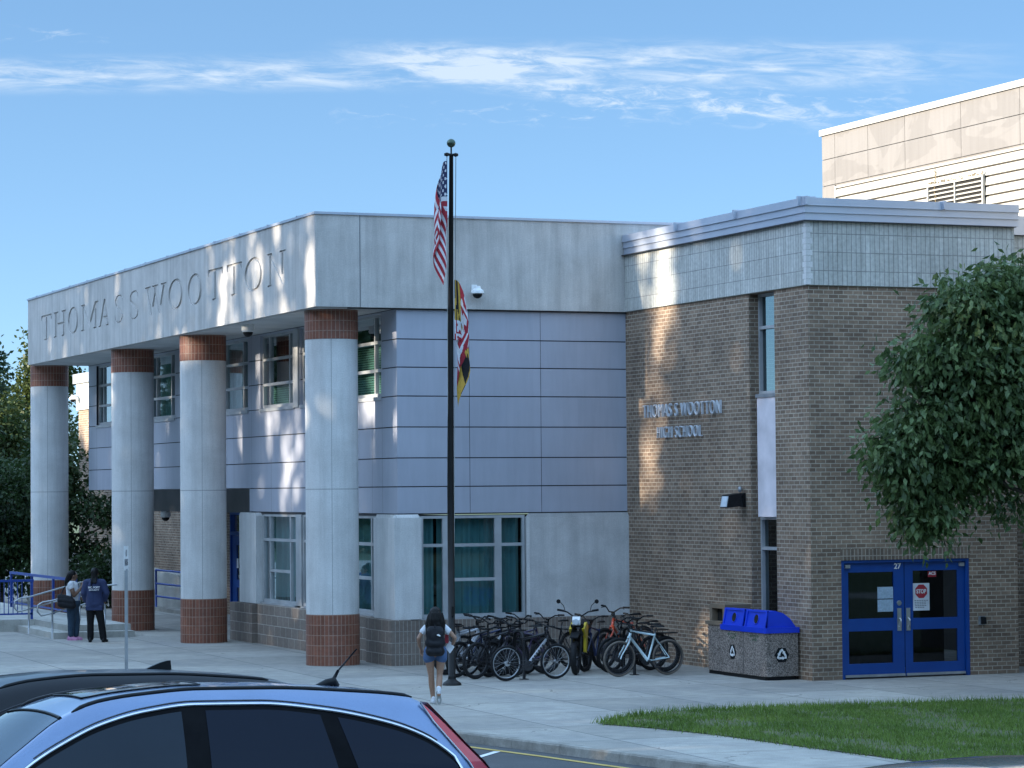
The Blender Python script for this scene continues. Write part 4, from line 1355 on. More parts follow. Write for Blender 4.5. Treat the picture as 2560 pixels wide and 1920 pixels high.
tree('flowering_shrub', 'broad dark shrub with a few pale pink flowers, behind the blue picket railing', 'shrub', (1.2, 36, 0),
     [((1.4, 36, 3.0), (1.3, 1.0, 1.2), 3000), ((.4, 36, 1.9), (1.3, 1, 1.2), 3000), ((1.9, 35.5, 1.4), (1.0, .9, 1.0), 2400), ((.2, 36, 4.0), (1.0, 1, .9), 2000), ((-.9, 36, 2.2), (1.2, 1.0, 1.5), 2600)],
     .17, 25, .1, M['leafdark'], flowers=3)
tree('round_shrub', 'low dark shrub between the two talking people and the brick wing', 'shrub', (3.6, 31, 0),
     [((3.4, 31, 1.1), (.75, .7, .6), 1500), ((3.0, 31, .8), (.7, .7, .6), 1300), ((4.1, 31.2, .75), (.35, .4, .4), 500)], .14, 26, .06, M['leafdark'])


# ------------------------------------------------------------------ belt of tall trees across the street (left, outside the picture): it shades the forecourt
def shade_woodland():
    g = np.random.default_rng(99)
    n = 560000
    x = g.uniform(-38.5, -33.0, n); y = g.uniform(-62, 150, n); z = g.random(n) * 22.5
    lump = .9 * np.sin(y * .9 + 1) + .55 * np.sin(y * 2.3) + .35 * np.sin(y * 5.1 + 2)
    top = np.where(y < 31, 20.55, np.interp(y, [31, 44, 70], [20.4, 16.2, 15.5])) + lump * np.where(y < 14, .22, .4)
    top = np.where(y < -1, top + .6, top)
    keep = z < top
    # gaps shaped for the light: leaves thinned so streaks land on the listed spots
    GAPS = [(0, .45, 7.0, 9.3, .30), (0, 2.55, 7.9, 9.3, .26), (0, 3.6, 7.0, 8.6, .34), (0, 4.35, 7.2, 9.2, .36), (0, 5.9, 7.0, 9.3, .30), (0, 6.6, 7.0, 8.4, .26), (0, 7.55, 8.3, 9.3, .2),
            (0, 10.6, 7.0, 7.6, .20), (0, 15.9, 8.6, 9.2, .2), (0, 21.6, 7.0, 7.5, .16),
            (1.75, 7.35, 3.0, 5.9, .50), (1.75, 8.6, 4.6, 6.5, .30), (1.75, 6.6, 3.0, 6.9, .22), (1.75, 2.0, 5.0, 6.9, .75), (1.75, 1.35, 4.4, 5.4, .35), (1.75, 9.35, 5.3, 6.8, .2),
            (6.845, -1.5, 5.0, 9.0, .72), (6.845, -1.0, 3.1, 4.8, .60), (6.845, -2.0, 6.8, 8.8, .3), (6.845, -3.4, .05, .8, .35),
            (.3, 10.95, 4.8, 6.7, .35), (.3, 17.4, 5.6, 6.7, .4), (.2, 26.7, 1.3, 2.0, .16)]
    ta, te = math.tan(SUN_AZ), math.tan(SUN_EL) / math.cos(SUN_AZ)
    for xt, yt, z0, z1, w in GAPS:
        yy = y - (xt - x) * ta; zz = z - (xt - x) * te
        zc, zh = (z0 + z1) / 2, (z1 - z0) / 2
        d = ((yy - yt) / (w + .10)) ** 2 + (np.abs(zz - zc) / (zh + .2)) ** 4
        keep &= ~((d < 2.2) & (g.random(n) > np.clip(.20 + .36 * d, 0, 1)))
    x, y, z = x[keep], y[keep], z[keep]
    n = len(x)
    pos = np.stack([x, y, z], 1)
    a = g.normal(size=(n, 3)); a /= np.linalg.norm(a, axis=1)[:, None]
    b = np.cross(a, g.normal(size=(n, 3))); b /= np.linalg.norm(b, axis=1)[:, None]
    s = .21 + .10 * g.random((n, 1))
    V = np.stack([pos - a * s, pos + b * s * .7, pos + a * s, pos - b * s * .7], 1).reshape(-1, 3)
    F = np.arange(n * 4).reshape(-1, 4)
    # second, unseen belt added far behind the viewer to darken reflections and facing walls
    n2 = 60000
    x2 = g.uniform(-150, 120, n2); y2 = g.uniform(-112, -100, n2); z2 = g.random(n2) * (13 + 2.5 * np.sin(x2 * .35) + 1.5 * np.sin(x2 * .9 + 1)) - 1
    p2 = np.stack([x2, y2, z2], 1)
    a = g.normal(size=(n2, 3)); a /= np.linalg.norm(a, axis=1)[:, None]
    b = np.cross(a, g.normal(size=(n2, 3))); b /= np.linalg.norm(b, axis=1)[:, None]
    V2 = np.stack([p2 - a * .55, p2 + b * .4, p2 + a * .55, p2 - b * .4], 1).reshape(-1, 3)
    F = np.concatenate([F, np.arange(n2 * 4).reshape(-1, 4) + len(V)]); V = np.concatenate([V, V2])
    o = np_mesh('shade_woodland', V, F, M['leafdark'])
    tag(o, kind='stuff')


shade_woodland()
# ------------------------------------------------------------------ flagpole and flags
FPX, FPY = 0.668, -5.704
fp = thing('flagpole', 'tall dark bronze flagpole with a ball finial standing in front of the bicycles', 'flagpole', (FPX, FPY, 0))
m_ = MB(); m_.lathe([(.17, 0), (.172, .02), (.15, .05), (.10, .085), (.075, .11), (.066, .16)], (FPX, FPY, 0), 28); m_.build('base', M['blackmetal'], fp, smooth=True)
m_ = MB(); m_.tube([(FPX, FPY, .1), (FPX, FPY, 3.5), (FPX + .03, FPY, 7), (FPX + .06, FPY, 9.60)], [.066, .062, .05, .038], 18); m_.build('pole', M['blackmetal'], fp)
m_ = MB(); m_.tube([(FPX - .03, FPY, 9.62), (FPX + .15, FPY, 9.62)], .022, 8); m_.lathe([(0, -.04), (.05, -.02), (.05, .02), (0, .04)], (FPX - .025, FPY, 9.62), 12); m_.lathe([(0, -.04), (.05, -.02), (.05, .02), (0, .04)], (FPX + .145, FPY, 9.62), 12)
m_.tube([(FPX + .06, FPY, 9.58), (FPX + .06, FPY, 9.76)], .016, 8); m_.build('truck', M['blackmetal'], fp)
m_ = MB(); m_.lathe([(.08 * math.sin(PI * k / 12), -.08 * math.cos(PI * k / 12)) for k in range(13)], (FPX + .06, FPY, 9.83), 20)
M['verdigris'] = plain('weathered_bronze', (0.045, 0.075, 0.060), (0.09, 0.12, 0.085), .35, 14, .7)
m_.build('finial', M['verdigris'], fp, smooth=True)
M['rope'] = plain('pale_rope', (0.36, 0.36, 0.34), rough=.8)
for dx, z0 in ((-.085, 1.3), (.09, 1.3)):
    m_ = MB(); m_.tube([(FPX + .06 + dx, FPY, 9.62), (FPX + .03 + dx * .8, FPY, 6), (FPX + dx * .55, FPY, z0)], .007, 5); m_.build('halyard', M['rope'], fp)
m_ = MB(); m_.box((FPX - .02, FPY - .10, 1.25), (FPX + .02, FPY - .06, 1.42)); m_.build('cleat', M['blackmetal'], fp)

FC = {k: plain('flag_' + k, c, rough=.75, scale=30) for k, c in dict(red=(.33, .015, .03), white=(.62, .62, .64), navy=(.012, .018, .07), gold=(.48, .29, .04), black=(.012, .012, .014)).items()}
FN = list(FC)


def us(u, v):
    if u < .40 and v > 6 / 13:
        cu, cv = u / .40 * 11 - .5, (v - 6 / 13) / (7 / 13) * 9 - .5
        i, j = round(cu), round(cv)
        if (i + j) % 2 == 0 and (cu - i) ** 2 + (cv - j) ** 2 < .13: return 'white'
        return 'navy'
    return 'red' if int(v * 13) % 2 == 0 else 'white'


def md(u, v):
    left, topq = u < .5, v > .5
    U = (u % .5) / .5; V_ = (v % .5) / .5
    if left == topq:                      # black and gold quarters: six paly, counterchanged by a diagonal band
        s = int(U * 6) % 2
        d = (1 - U) - V_
        band = abs(V_ - (1 - U)) < .2
        return 'gold' if (s == 0) ^ (V_ > 1 - U) else 'black'
    # red and white quarters: cross with round-lobed ends, counterchanged
    x, y = U - .5, V_ - .5
    cross = abs(x) < .09 or abs(y) < .10
    for ex, ey in ((.36, 0), (-.36, 0), (0, .36), (0, -.36)):
        for dx, dy in ((0, 0), (.09 if ey else .0, .1 if ex else 0), (-.09 if ey else 0, -.1 if ex else 0)):
            if (x - ex - dx) ** 2 + (y - ey - dy) ** 2 < .0085: cross = True
    quad = (x > 0) ^ (y > 0)
    return ('white' if quad else 'red') if cross else ('red' if quad else 'white')


def flag(name, label, colour, hoist, fly, ztop, side, seed, spread, fold):
    o_ = Vector((FPX, FPY, 0))
    NU, NV = 96, 72
    m = MB()
    rnd = random.Random(seed)
    ph = [rnd.uniform(0, 6.28) for _ in range(4)]
    def P(u, v):
        h0 = FPX + .045 + side * (.075 if side < 0 else .01)
        s = u * fly
        # cloth leaves the halyard, swings out a little and then hangs straight down in pleats
        out_ = spread * (1 - math.exp(-s / .18)) * (1 - .55 * s / fly)
        pleat = math.sin(s * fold + ph[0] + v * 1.4)
        x = h0 + side * (out_ * (.62 + .38 * (1 - v) ** .6) + .055 * pleat * min(1, s * 2.2))
        drop = s - .55 * out_ - .10 * s
        z = ztop - (1 - v) * hoist * (1 - .18 * min(1, s)) - drop * (.97 + .06 * math.sin(v * 3 + ph[1]))
        y = FPY - (.02 if side < 0 else .13) + .085 * math.sin(s * fold * .8 + ph[2] + v * 2.2) * min(1, s * 2.5) + .03 * math.sin(v * 9 + ph[3]) * min(1, s * 2)
        return (x, y, z)
    for i in range(NU):
        for j in range(NV):
            c = colour((i + .5) / NU, (j + .5) / NV)
            m.quad([P(i / NU, j / NV), P((i + 1) / NU, j / NV), P((i + 1) / NU, (j + 1) / NV), P(i / NU, (j + 1) / NV)], FN.index(c), sm=True)
    o = m.build(name, [FC[k] for k in FN], None, off=(FPX, FPY, 0), weld=True)
    o.location = (FPX, FPY, 0)
    sol = o.modifiers.new('cloth', 'SOLIDIFY'); sol.thickness = .003
    return tag(o, label, 'flag')


flag('national_flag', 'limp red and white striped flag with navy starred corner, upper on the pole', us, 1.20, 1.50, 9.50, -1, 4, .30, 6.0)
flag('state_flag', 'limp black, gold, red and white quartered flag, lower on the pole', lambda u, v: md(min(.999, u ** .30), v ** .62), 1.10, 1.62, 7.33, 1, 9, .29, 5.2)

# ------------------------------------------------------------------ small fixtures on the walls
def dome_camera(name, label, c, arm=None, scale=1.0):
    x, y, z = c
    t = thing(name, label, 'security camera', c)
    if arm == 'ceiling':
        m = MB(); m.lathe([(.0, 0), (.13, 0), (.14, -.05), (.14, -.14), (.11, -.17)], c, 20); m.build('housing', M['white'], t, smooth=False)
        m = MB(); m.lathe([(.11 * math.cos(PI / 2 * k / 7), -.17 - .11 * math.sin(PI / 2 * k / 7)) for k in range(8)], c, 20); m.build('dome', M['black'], t, smooth=True)
    else:       # on a bracket sticking out of a wall (arm = outward direction)
        d = Vector(arm)
        m = MB(); m.obox(Vector(c) + d * .015, d * .015, d.cross(Vector((0, 0, 1))) * .06, (0, 0, .09)); m.tube([Vector(c) + d * .03, Vector(c) + d * .16 + Vector((0, 0, .02)), Vector(c) + d * .20], .035, 10); m.build('bracket', M['white'], t)
        p = Vector(c) + d * .20
        m = MB(); m.lathe([(0, .05), (.06, .05), (.07, .0), (.13, -.05), (.14, -.10), (.10, -.115)], p, 20); m.build('housing', M['white'], t, smooth=False)
        m = MB(); m.lathe([(.10 * math.cos(PI / 2 * k / 7), -.115 - .09 * math.sin(PI / 2 * k / 7)) for k in range(8)], p, 20); m.build('dome', M['black'], t, smooth=True)
    return t


dome_camera('security_camera', 'white dome camera with black glass under the soffit, behind the engraved fascia', (.38, 5.9, 7.197), 'ceiling')
dome_camera('security_camera', 'white dome camera on a wall bracket on the blank concrete face, right of the flagpole', (3.40, 0.0, 7.62), (0, -1, 0))
dome_camera('security_camera', 'pale camera on a bracket on the sunlit parapet of the brick wing', (5.27, 42.3, 6.88), (-1, 0, 0))
t = dome_camera('security_camera', 'dark dome camera hanging below the grey bulkhead in the entrance recess', (3.3, 23.6, 2.985), 'ceiling')

fl = thing('floodlight', 'black box floodlight with a small grey sensor, right of the metal letters on brick', 'floodlight', (BX, -5.25, 3.25))
m_ = MB(); m_.box((BX - .05, -5.33, 3.15), (BX - .003, -5.17, 3.42)); m_.tube([(BX - .03, -5.25, 3.35), (BX - .13, -5.25, 3.37)], .03, 8); m_.build('bracket', M['black'], fl)
m_ = MB(); m_.prism([(-.14, 3.42), (-.40, 3.38), (-.44, 3.14), (-.14, 3.17)], lambda p, d: (BX + p[0], d, p[1]), -5.42, -5.10); m_.build('lamp_box', M['black'], fl)
m_ = MB(); m_.prism([(-.402, 3.36), (-.442, 3.16), (-.452, 3.16), (-.412, 3.36)], lambda p, d: (BX + p[0], d, p[1]), -5.39, -5.13)
M['lens'] = plain('lamp_lens', (.55, .6, .64), rough=.15); m_.build('lens', M['lens'], fl)
m_ = MB(); m_.lathe([(0, .06), (.035, .05), (.045, 0), (.03, -.05), (0, -.06)], (BX - .07, -5.22, 3.49), 12); m_.build('sensor', M['galv'], fl)

cr_ = thing('card_reader', 'small black card reader on the brick wall right of the blue door', 'card reader', (10.42, BY, 1.0))
m_ = MB(); m_.box((10.36, BY - .03, .93), (10.50, BY - .002, 1.09)); m_.build('back_box', M['galv'], cr_)
m_ = MB(); m_.prism([(0, .94), (-.06, .95), (-.05, 1.06), (0, 1.08)], lambda p, d: (d, BY - .03 + p[0], p[1]), 10.40, 10.49); m_.build('reader', M['black'], cr_)

# thin sign seen edge-on
sg = thing('sign_post', 'slim grey steel post with a white sign plate seen nearly edge on', 'sign', (-4.386, -1.965, 0))
m_ = MB(); m_.box((-4.41, -1.99, 0), (-4.36, -1.94, 2.10)); m_.build('post', M['galv'], sg)
SA = R(61)
sx_, sy_ = math.cos(SA), math.sin(SA)
m_ = MB(); m_.obox((-4.386, -1.965, 2.30), (sx_ * .15, sy_ * .15, 0), (-sy_ * .004, sx_ * .004, 0), (0, 0, .225)); pl_ = m_.build('sign_plate', M['white'], sg)
m_ = MB(); put_text(m_, 'NO\nPARKING', .09, lambda x, y, z: (-4.386 + sx_ * x + sy_ * (.0055 + z), -1.965 + sy_ * x - sx_ * (.0055 + z), 2.31 + y), .0008, 0.002, .24, height=.30); m_.build('sign_letters', M['grey'], sg)

# ------------------------------------------------------------------ bins
M['aggregate'] = None


def aggregate():
    m, t, b = newmat('exposed_aggregate')
    v = coords(t, 'UV')
    vo = N(t, 'ShaderNodeTexVoronoi', Scale=62.0); t.links.new(v, vo.inputs['Vector'])
    sp = N(t, 'ShaderNodeSeparateColor'); t.links.new(vo.outputs['Color'], sp.inputs[0])
    c = ramp(t, sp.outputs[0], (.085, .066, .055), (.36, .295, .25), .1, .95)
    n = noise(t, v, 3, 4)
    c = mix(t, 1.0, c, ramp(t, n, (.8,) * 3, (1.15,) * 3), 'MULTIPLY')
    t.links.new(c, b.inputs['Base Color']); sv(b, .75); bump(t, b, vo.outputs['Distance'], .6, .006)
    return m


M['aggregate'] = aggregate()
M['binblue'] = plain('blue_bin_plastic', (0.006, 0.040, 0.52), (0.008, 0.050, 0.60), .38, 3)
M['bintan'] = plain('tan_bin_plastic', (0.17, 0.125, 0.085), (0.22, 0.165, 0.115), .5, 3)
B0, B1 = 6.13, 6.80        # front face and back face (x)


def recycle_mark(root, fn, s):
    """three chasing arrows in white on a dark hexagon"""
    h = MB(); h.quad([fn(s * 1.12 * math.cos(k * PI / 3), s * 1.12 * math.sin(k * PI / 3), .004) for k in range(6)])
    p = h.build('recycling_sticker', M['black'], root)
    w = MB()
    def rot(q, a): return (q[0] * math.cos(a) - q[1] * math.sin(a), q[0] * math.sin(a) + q[1] * math.cos(a))
    for k in range(3):
        a = k * 2 * PI / 3
        for poly in ([(-.52, -.62), (.10, -.62), (.10, -.30), (-.36, -.30)], [(.10, -.75), (.50, -.46), (.10, -.17)], [(-.86, -.40), (-.56, -.60), (-.38, -.28), (-.70, -.10)]):
            w.quad([fn(*[c * s * .92 for c in rot(q, a)], .008) for q in poly])
    w.build('recycling_arrows', M['white'], root)


rb = thing('recycling_bin', 'stone clad recycling bin with a bright blue two hole lid', 'recycling bin', (6.45, -6.55, 0))
YB0, YB1 = -7.44, -5.66
m_ = MB()
ch = .09
def octo(x0, x1, y0, y1, c): return [(x0 + c, y0), (x1, y0), (x1, y1), (x0, y1), (x0, y0 + c)]
m_.prism(octo(B0, B1, YB0, YB1, .03), lambda p, d: (p[0], p[1], d), .07, .86)
m_.build('body', M['aggregate'], rb)
m_ = MB(); m_.prism(octo(B0 + .03, B1 - .03, YB0 + .03, YB1, .05), lambda p, d: (p[0], p[1], d), 0, .07); m_.build('foot', M['black'], rb)
m_ = MB(); m_.box((B0 - .003, -6.555, .08), (B0 + .02, -6.545, .86)); m_.build('panel_joint', M['joint'], rb)
m_ = MB()
m_.prism(octo(B0 - .025, B1 + .02, YB0 - .025, YB1 + .01, .03), lambda p, d: (p[0], p[1], d), .86, .96)
for y0, y1 in ((-7.42, -6.60), (-6.52, -5.70)):
    pr = [(B0 + .015, .96), (B0 + .075, 1.25), (B0 + .22, 1.265), (B0 + .38, 1.22), (B0 + .52, 1.12), (B0 + .64, .96)]
    m_.prism(pr, lambda p, d: (p[0], d, p[1]), y0, y1)
    for a, b in ((y0, y0 + .05), (y1 - .05, y1)):       # raised rims round the sloped face
        m_.prism([(B0 - .005, .96), (B0 + .055, 1.268), (B0 + .075, 1.27), (B0 + .05, .96)], lambda p, d: (p[0], d, p[1]), a, b)
    m_.prism([(B0 + .052, 1.235), (B0 + .058, 1.27), (B0 + .09, 1.272), (B0 + .085, 1.24)], lambda p, d: (p[0], d, p[1]), y0, y1)
lid = m_.build('lid', M['binblue'], rb, fixn=True)
for yc in (-7.01, -6.11):
    ax = Vector((-.979, 0, .2)).normalized()
    h = MB(); h.lathe([(0, .004), (.088, .004)], (B0 + .042, yc, 1.105), 22, axis=ax); h.build('hole', M['dark'], lid)
    h = MB(); h.torus((B0 + .042, yc, 1.105), ax, .092, .010, 22, 6); h.build('hole_rim', M['binblue'], lid)
recycle_mark(rb, lambda a, b, d: (B0 - d, -6.11 - a, .46 + b), .135)
recycle_mark(rb, lambda a, b, d: (6.46 + a, YB0 - d, .46 + b), .135)
M['greenprint'] = plain('green_print', (.03, .10, .05), rough=.6)
m_ = MB()
for yc in (-6.11, -7.0):
    put_text(m_, 'BOTTLES\nCANS', .08, lambda x, y, z: (B0 - .003 - z, yc - x, .76 + y), .0006, 0, .34, height=.11)
m_.build('bin_lettering', M['greenprint'], rb)
tb = thing('litter_bin', 'tan and stone litter bin with a square hood, left of the blue lidded bin', 'litter bin', (6.45, -5.3, 0))
m_ = MB(); m_.prism([(B0 + .09, -5.645), (B1, -5.645), (B1, -4.98), (B0 + .09, -4.98), (B0 + .02, -5.05), (B0 + .02, -5.645)], lambda p, d: (p[0], p[1], d), .07, .97); m_.build('body', M['aggregate'], tb)
m_ = MB(); m_.box((B0 + .05, -5.64, 0), (B1 - .03, -5.02, .07)); m_.build('foot', M['black'], tb)
m_ = MB(); m_.box((B0 + .0, -5.648, .93), (B1 + .02, -4.96, 1.0))
for a, b in ((-5.645, -5.55), (-5.10, -5.0)): m_.box((B0 + .08, a, 1.0), (B1 - .05, b, 1.32))
m_.box((B0 + .08, -5.55, 1.24), (B1 - .05, -5.1, 1.32)); m_.box((B1 - .12, -5.55, 1.0), (B1 - .05, -5.1, 1.24))
m_.build('hood', M['bintan'], tb)
m_ = MB(); m_.box((B0 + .2, -5.55, 1.0), (B0 + .24, -5.1, 1.24)); m_.build('flap', M['dark'], tb)

# ------------------------------------------------------------------ bicycles
M['tyre'] = plain('tyre_rubber', (0.014, 0.014, 0.015), rough=.75, scale=20)
M['tantyre'] = plain('tan_wall_tyre', (0.13, 0.105, 0.085), rough=.75, scale=20)
M['silver'] = plain('silver_alloy', (.50, .51, .53), rough=.3, scale=8, metal=.7)
M['darkalloy'] = plain('dark_alloy', (.05, .05, .055), rough=.4, scale=8, metal=.5)


def paint(name, c): return plain(name, tuple(x * .95 for x in c), c, .32, 5, coat=.3)


M['bk_black'] = paint('black_frame_paint', (.018, .018, .022)); M['bk_silver'] = paint('silver_frame_paint', (.42, .43, .46)); M['bk_ice'] = paint('pale_ice_blue_paint', (.56, .68, .70))
M['bk_red'] = paint('orange_red_paint', (.50, .075, .035)); M['bk_navy'] = paint('navy_frame_paint', (.02, .03, .09)); M['bk_white'] = paint('white_frame_paint', (.58, .60, .63)); M['bk_purple'] = paint('dark_purple_paint', (.045, .03, .07))


def bicycle(name, label, frame, rim='darkalloy', tyre='tyre', fat=.024, bar='flat', decal=None, r=.335, disc=False, frame2=None, group='bicycles parked at the racks', rack=False, step=False):
    """side view lies in the local xz plane, rear hub at x=0, front hub at x=1.04; origin on the ground under the rear hub"""
    t = thing(name, label, 'bicycle', (0, 0, 0), group=group, local=True)
    RH, FH, BB, ST, HT, HB = Vector((0, 0, r)), Vector((1.04, 0, r)), Vector((.43, 0, r - .055)), Vector((.30, 0, .76)), Vector((.80, 0, .88)), Vector((.835, 0, .75))
    if step: ST = Vector((.31, 0, .66))
    for hub in (RH, FH):
        m = MB(); m.torus(hub, (0, 1, 0), r - fat, fat, 40, 8)
        w = m.build('wheel', M[tyre], t)
        m = MB(); m.torus(hub, (0, 1, 0), r - 2 * fat - .008, .011 if fat < .03 else .014, 40, 6); m.build('rim', M[rim], w)
        m = MB()
        for k in range(20):
            a = 2 * PI * k / 20; s = .03 if k % 2 else -.03; a2 = a + (.9 if k % 4 < 2 else -.9)
            m.tube([hub + Vector((.025 * math.cos(a2), s, .025 * math.sin(a2))), hub + Vector(((r - 2 * fat - .01) * math.cos(a), 0, (r - 2 * fat - .01) * math.sin(a)))], .0016, 4, caps=False)
        m.tube([hub + Vector((0, -.045, 0)), hub + Vector((0, .045, 0))], .026, 10)
        if disc or hub is RH:
            m.lathe([(.02, 0), (.075 if hub is FH else .055, 0), (.075 if hub is FH else .055, .004), (.02, .004)], hub + Vector((0, -.05, 0)), 20, axis=(0, 1, 0))
        m.build('spokes', M['darkalloy' if rim == 'darkalloy' else 'silver'], w)
    def tri(mb, a, b, ra, rb=None): mb.tube([a, b], [ra, rb or ra], 10)
    m = MB()
    tri(m, HB, BB, .026, .029)
    d_ = m.build('down_tube', M[frame2 or frame], t)
    if decal:
        m = MB(); ax = (HB - BB).normalized(); up = Vector((0, -1, 0)).cross(ax)
        L_ = (HB - BB).length
        n_ = 6
        for k in range(n_):
            c = BB + ax * L_ * (.26 + .50 * k / (n_ - 1)) + Vector((0, -.0275, 0))
            m.obox(c, ax * .018, Vector((0, .002, 0)), up * .015); m.obox(c + ax * .012, ax * .004, Vector((0, .002, 0)), up * .02)
        m.build('frame_marks', M[decal], d_)
    m = MB()
    tri(m, HT + Vector((.002, 0, -.03)), ST, .02); tri(m, BB, ST + Vector((-.012, 0, .03)), .019)
    tri(m, HT, HB, .024, .026)
    for s in (-.055, .055):
        m.tube([BB + Vector((-.03, s * .5, 0)), RH + Vector((0, s, 0))], .011, 8); m.tube([ST + Vector((.0, s * .25, -.03)), RH + Vector((0, s, 0))], .009, 8)
    m.build('frame', M[frame], t)
    m = MB()
    for s in (-.052, .052):
        m.tube([HB + Vector((0, s * .6, -.01)), HB + Vector((.03, s, -.10)), FH + Vector((-.02, s, .06)), FH + Vector((0, s, 0))], [.020, .018, .013, .011], 8)
    m.tube([HB + Vector((.005, -.045, -.02)), HB + Vector((.005, .045, -.02))], .022, 8)
    m.build('fork', M[frame if not disc else frame], t)
    sd = ST + Vector((-.035, 0, .14))
    m = MB(); m.tube([ST, sd], .014, 8); m.build('seat_post', M['darkalloy'], t)
    m = MB()
    prof = [(-.14, .075, .02), (-.11, .078, .03), (-.03, .06, .022), (.06, .025, .02), (.13, .018, .015)]
    pts = []
    for x, w, h in prof:
        pts.append([(sd.x + x, -w, sd.z + .015), (sd.x + x, -w * .7, sd.z + .02 + h), (sd.x + x, w * .7, sd.z + .02 + h), (sd.x + x, w, sd.z + .015)])
    for a, b in zip(pts, pts[1:]):
        for k in range(4): m.quad([a[k], b[k], b[(k + 1) % 4], a[(k + 1) % 4]], sm=True)
    m.quad(pts[0]); m.quad(pts[-1][::-1])
    m.build('saddle', M['black'], t, fixn=True)
    m = MB()
    hb = HT + Vector((-.01, 0, .09))
    m.tube([HT, hb], .016, 8)
    st_ = hb + Vector((.07, 0, .01)); m.tube([hb, st_], .016, 8)
    if bar == 'flat':
        m.tube([st_ + Vector((-.06, -.34, .03)), st_ + Vector((-.01, -.16, .02)), st_, st_ + Vector((-.01, .16, .02)), st_ + Vector((-.06, .34, .03))], .012, 8)
    elif bar == 'rise':
        m.tube([st_ + Vector((-.10, -.35, .10)), st_ + Vector((-.04, -.17, .085)), st_ + Vector((0, -.06, .01)), st_ + Vector((0, .06, .01)), st_ + Vector((-.04, .17, .085)), st_ + Vector((-.10, .35, .10))], .0125, 8)
    else:
        for s in (-1, 1):
            m.tube([st_, st_ + Vector((0, s * .2, 0)), st_ + Vector((.07, s * .21, -.005)), st_ + Vector((.115, s * .215, -.05)), st_ + Vector((.085, s * .22, -.12)), st_ + Vector((-.02, s * .225, -.135))], .013, 8)
            m.tube([st_ + Vector((.10, s * .213, -.01)), st_ + Vector((.15, s * .21, .05)), st_ + Vector((.155, s * .21, .01))], .013, 8)
    hbar = m.build('handlebar', M['black'], t)
    if bar != 'drop':
        for s in (-1, 1):
            g = MB(); zz = .03 if bar == 'flat' else .10; xx = -.06 if bar == 'flat' else -.10
            e = st_ + Vector((xx, s * .34, zz)); g.tube([e, e + Vector((.035, -s * .12, -.004))], .018, 8)
            g.tube([e + Vector((.045, -s * .13, -.01)), e + Vector((.075, -s * .06, -.03))], .007, 6); g.build('grip', M['black'], hbar)
    m = MB()
    m.lathe([(.02, 0), (.095, 0), (.095, .005), (.02, .005)], BB + Vector((0, -.065, 0)), 24, axis=(0, 1, 0))
    for s, a in ((-1, .7), (1, .7 + PI)):
        e = BB + Vector((.17 * math.cos(a), s * .085, .17 * math.sin(a))); m.tube([BB + Vector((0, s * .075, 0)), e], .011, 6)
        m.obox(e + Vector((0, s * .05, 0)), (.045, 0, 0), (0, .045, 0), (0, 0, .01))
    m.tube([BB + Vector((0, -.08, 0)), BB + Vector((0, .08, 0))], .022, 8)
    m.tube([BB + Vector((0, -.063, .095)), RH + Vector((0, -.05, .05))], .004, 4); m.tube([BB + Vector((0, -.063, -.095)), RH + Vector((0, -.05, -.045))], .004, 4)
    m.build('crank', M['darkalloy'], t)
    if rack:
        m = MB()
        for s in (-.06, .06):
            m.tube([RH + Vector((0, s, .02)), RH + Vector((-.05, s, .40))], .006, 5); m.tube([(ST.x - .05, s, r + .40), (-.25, s, r + .40)], .006, 5)
        m.box((-.25, -.07, r + .40), (ST.x - .07, .07, r + .412)); m.build('carrier', M['black'], t)
    return t


def place(o, x, y, ang, lean=0.0, label=None, turn=None):
    o.location = (x, y, 0); o.rotation_mode = 'XYZ'
    o.rotation_euler = (lean, 0, ang)
    if label: o['label'] = label
    if turn:
        piv = Vector((.815, 0, .80)); ax = Vector((.26, 0, -.97)).normalized()
        Mx = Matrix.Translation(piv) @ Matrix.Rotation(turn, 4, ax) @ Matrix.Translation(-piv)
        front = [c for c in o.children if c.name.startswith(('fork', 'handlebar'))] + [c for c in o.children if c.name.startswith('wheel')][1:2]
        for c in front: c.matrix_local = Mx @ c.matrix_local
    return o


def face(p_rear, p_front):
    return math.atan2(p_front[1] - p_rear[1], p_front[0] - p_rear[0])


# nearest pair
a_ = bicycle('bicycle', 'black mountain bike with bright silver rims and a silver lettered down tube', 'bk_black', 'silver', bar='flat', decal='darkalloy', frame2='bk_silver', r=.33)
place(a_, 1.93, -5.20, face((1.93, -5.20), (3.0, -5.09)), R(3))
w_ = bicycle('bicycle', 'pale ice blue racing bike with drop bars and tan wall tyres', 'bk_ice', 'darkalloy', 'tantyre', .021, 'drop', decal='bk_black', r=.338, disc=True)
place(w_, 5.275, -5.07, face((5.275, -5.07), (4.24, -5.135)), R(-4))
# the dark cluster at the left
proto = bicycle('bicycle', 'dark mountain bike right behind the flagpole', 'bk_black', 'darkalloy', fat=.028, bar='rise', r=.345)
place(proto, 1.62, -4.45, R(22), R(4))
c2 = copy_tree(proto); place(c2, 1.48, -3.85, R(28), R(6), 'dark mountain bike half hidden by the flagpole base and the walking girl')
d1 = bicycle('bicycle', 'bicycle with a white and navy frame among the dark bikes, behind the silver rimmed one', 'bk_navy', 'silver', bar='rise', frame2='bk_white', decal='bk_navy', r=.335)
place(d1, 1.80, -3.55, R(20), R(5))
d2 = bicycle('bicycle', 'silver grey framed bike with raised bars, left of the white and navy one', 'bk_silver', 'darkalloy', bar='rise', r=.34)
place(d2, 1.55, -3.1, R(24), R(5))
c3_ = copy_tree(proto); place(c3_, 2.05, -4.05, R(25), R(5), 'dark bike squeezed between the front dark bike and the silver rimmed one')
c4_ = copy_tree(d2); place(c4_, 1.75, -2.5, R(22), R(4), 'rearmost silver grey bike of the left cluster, nearest the plinth under the window')
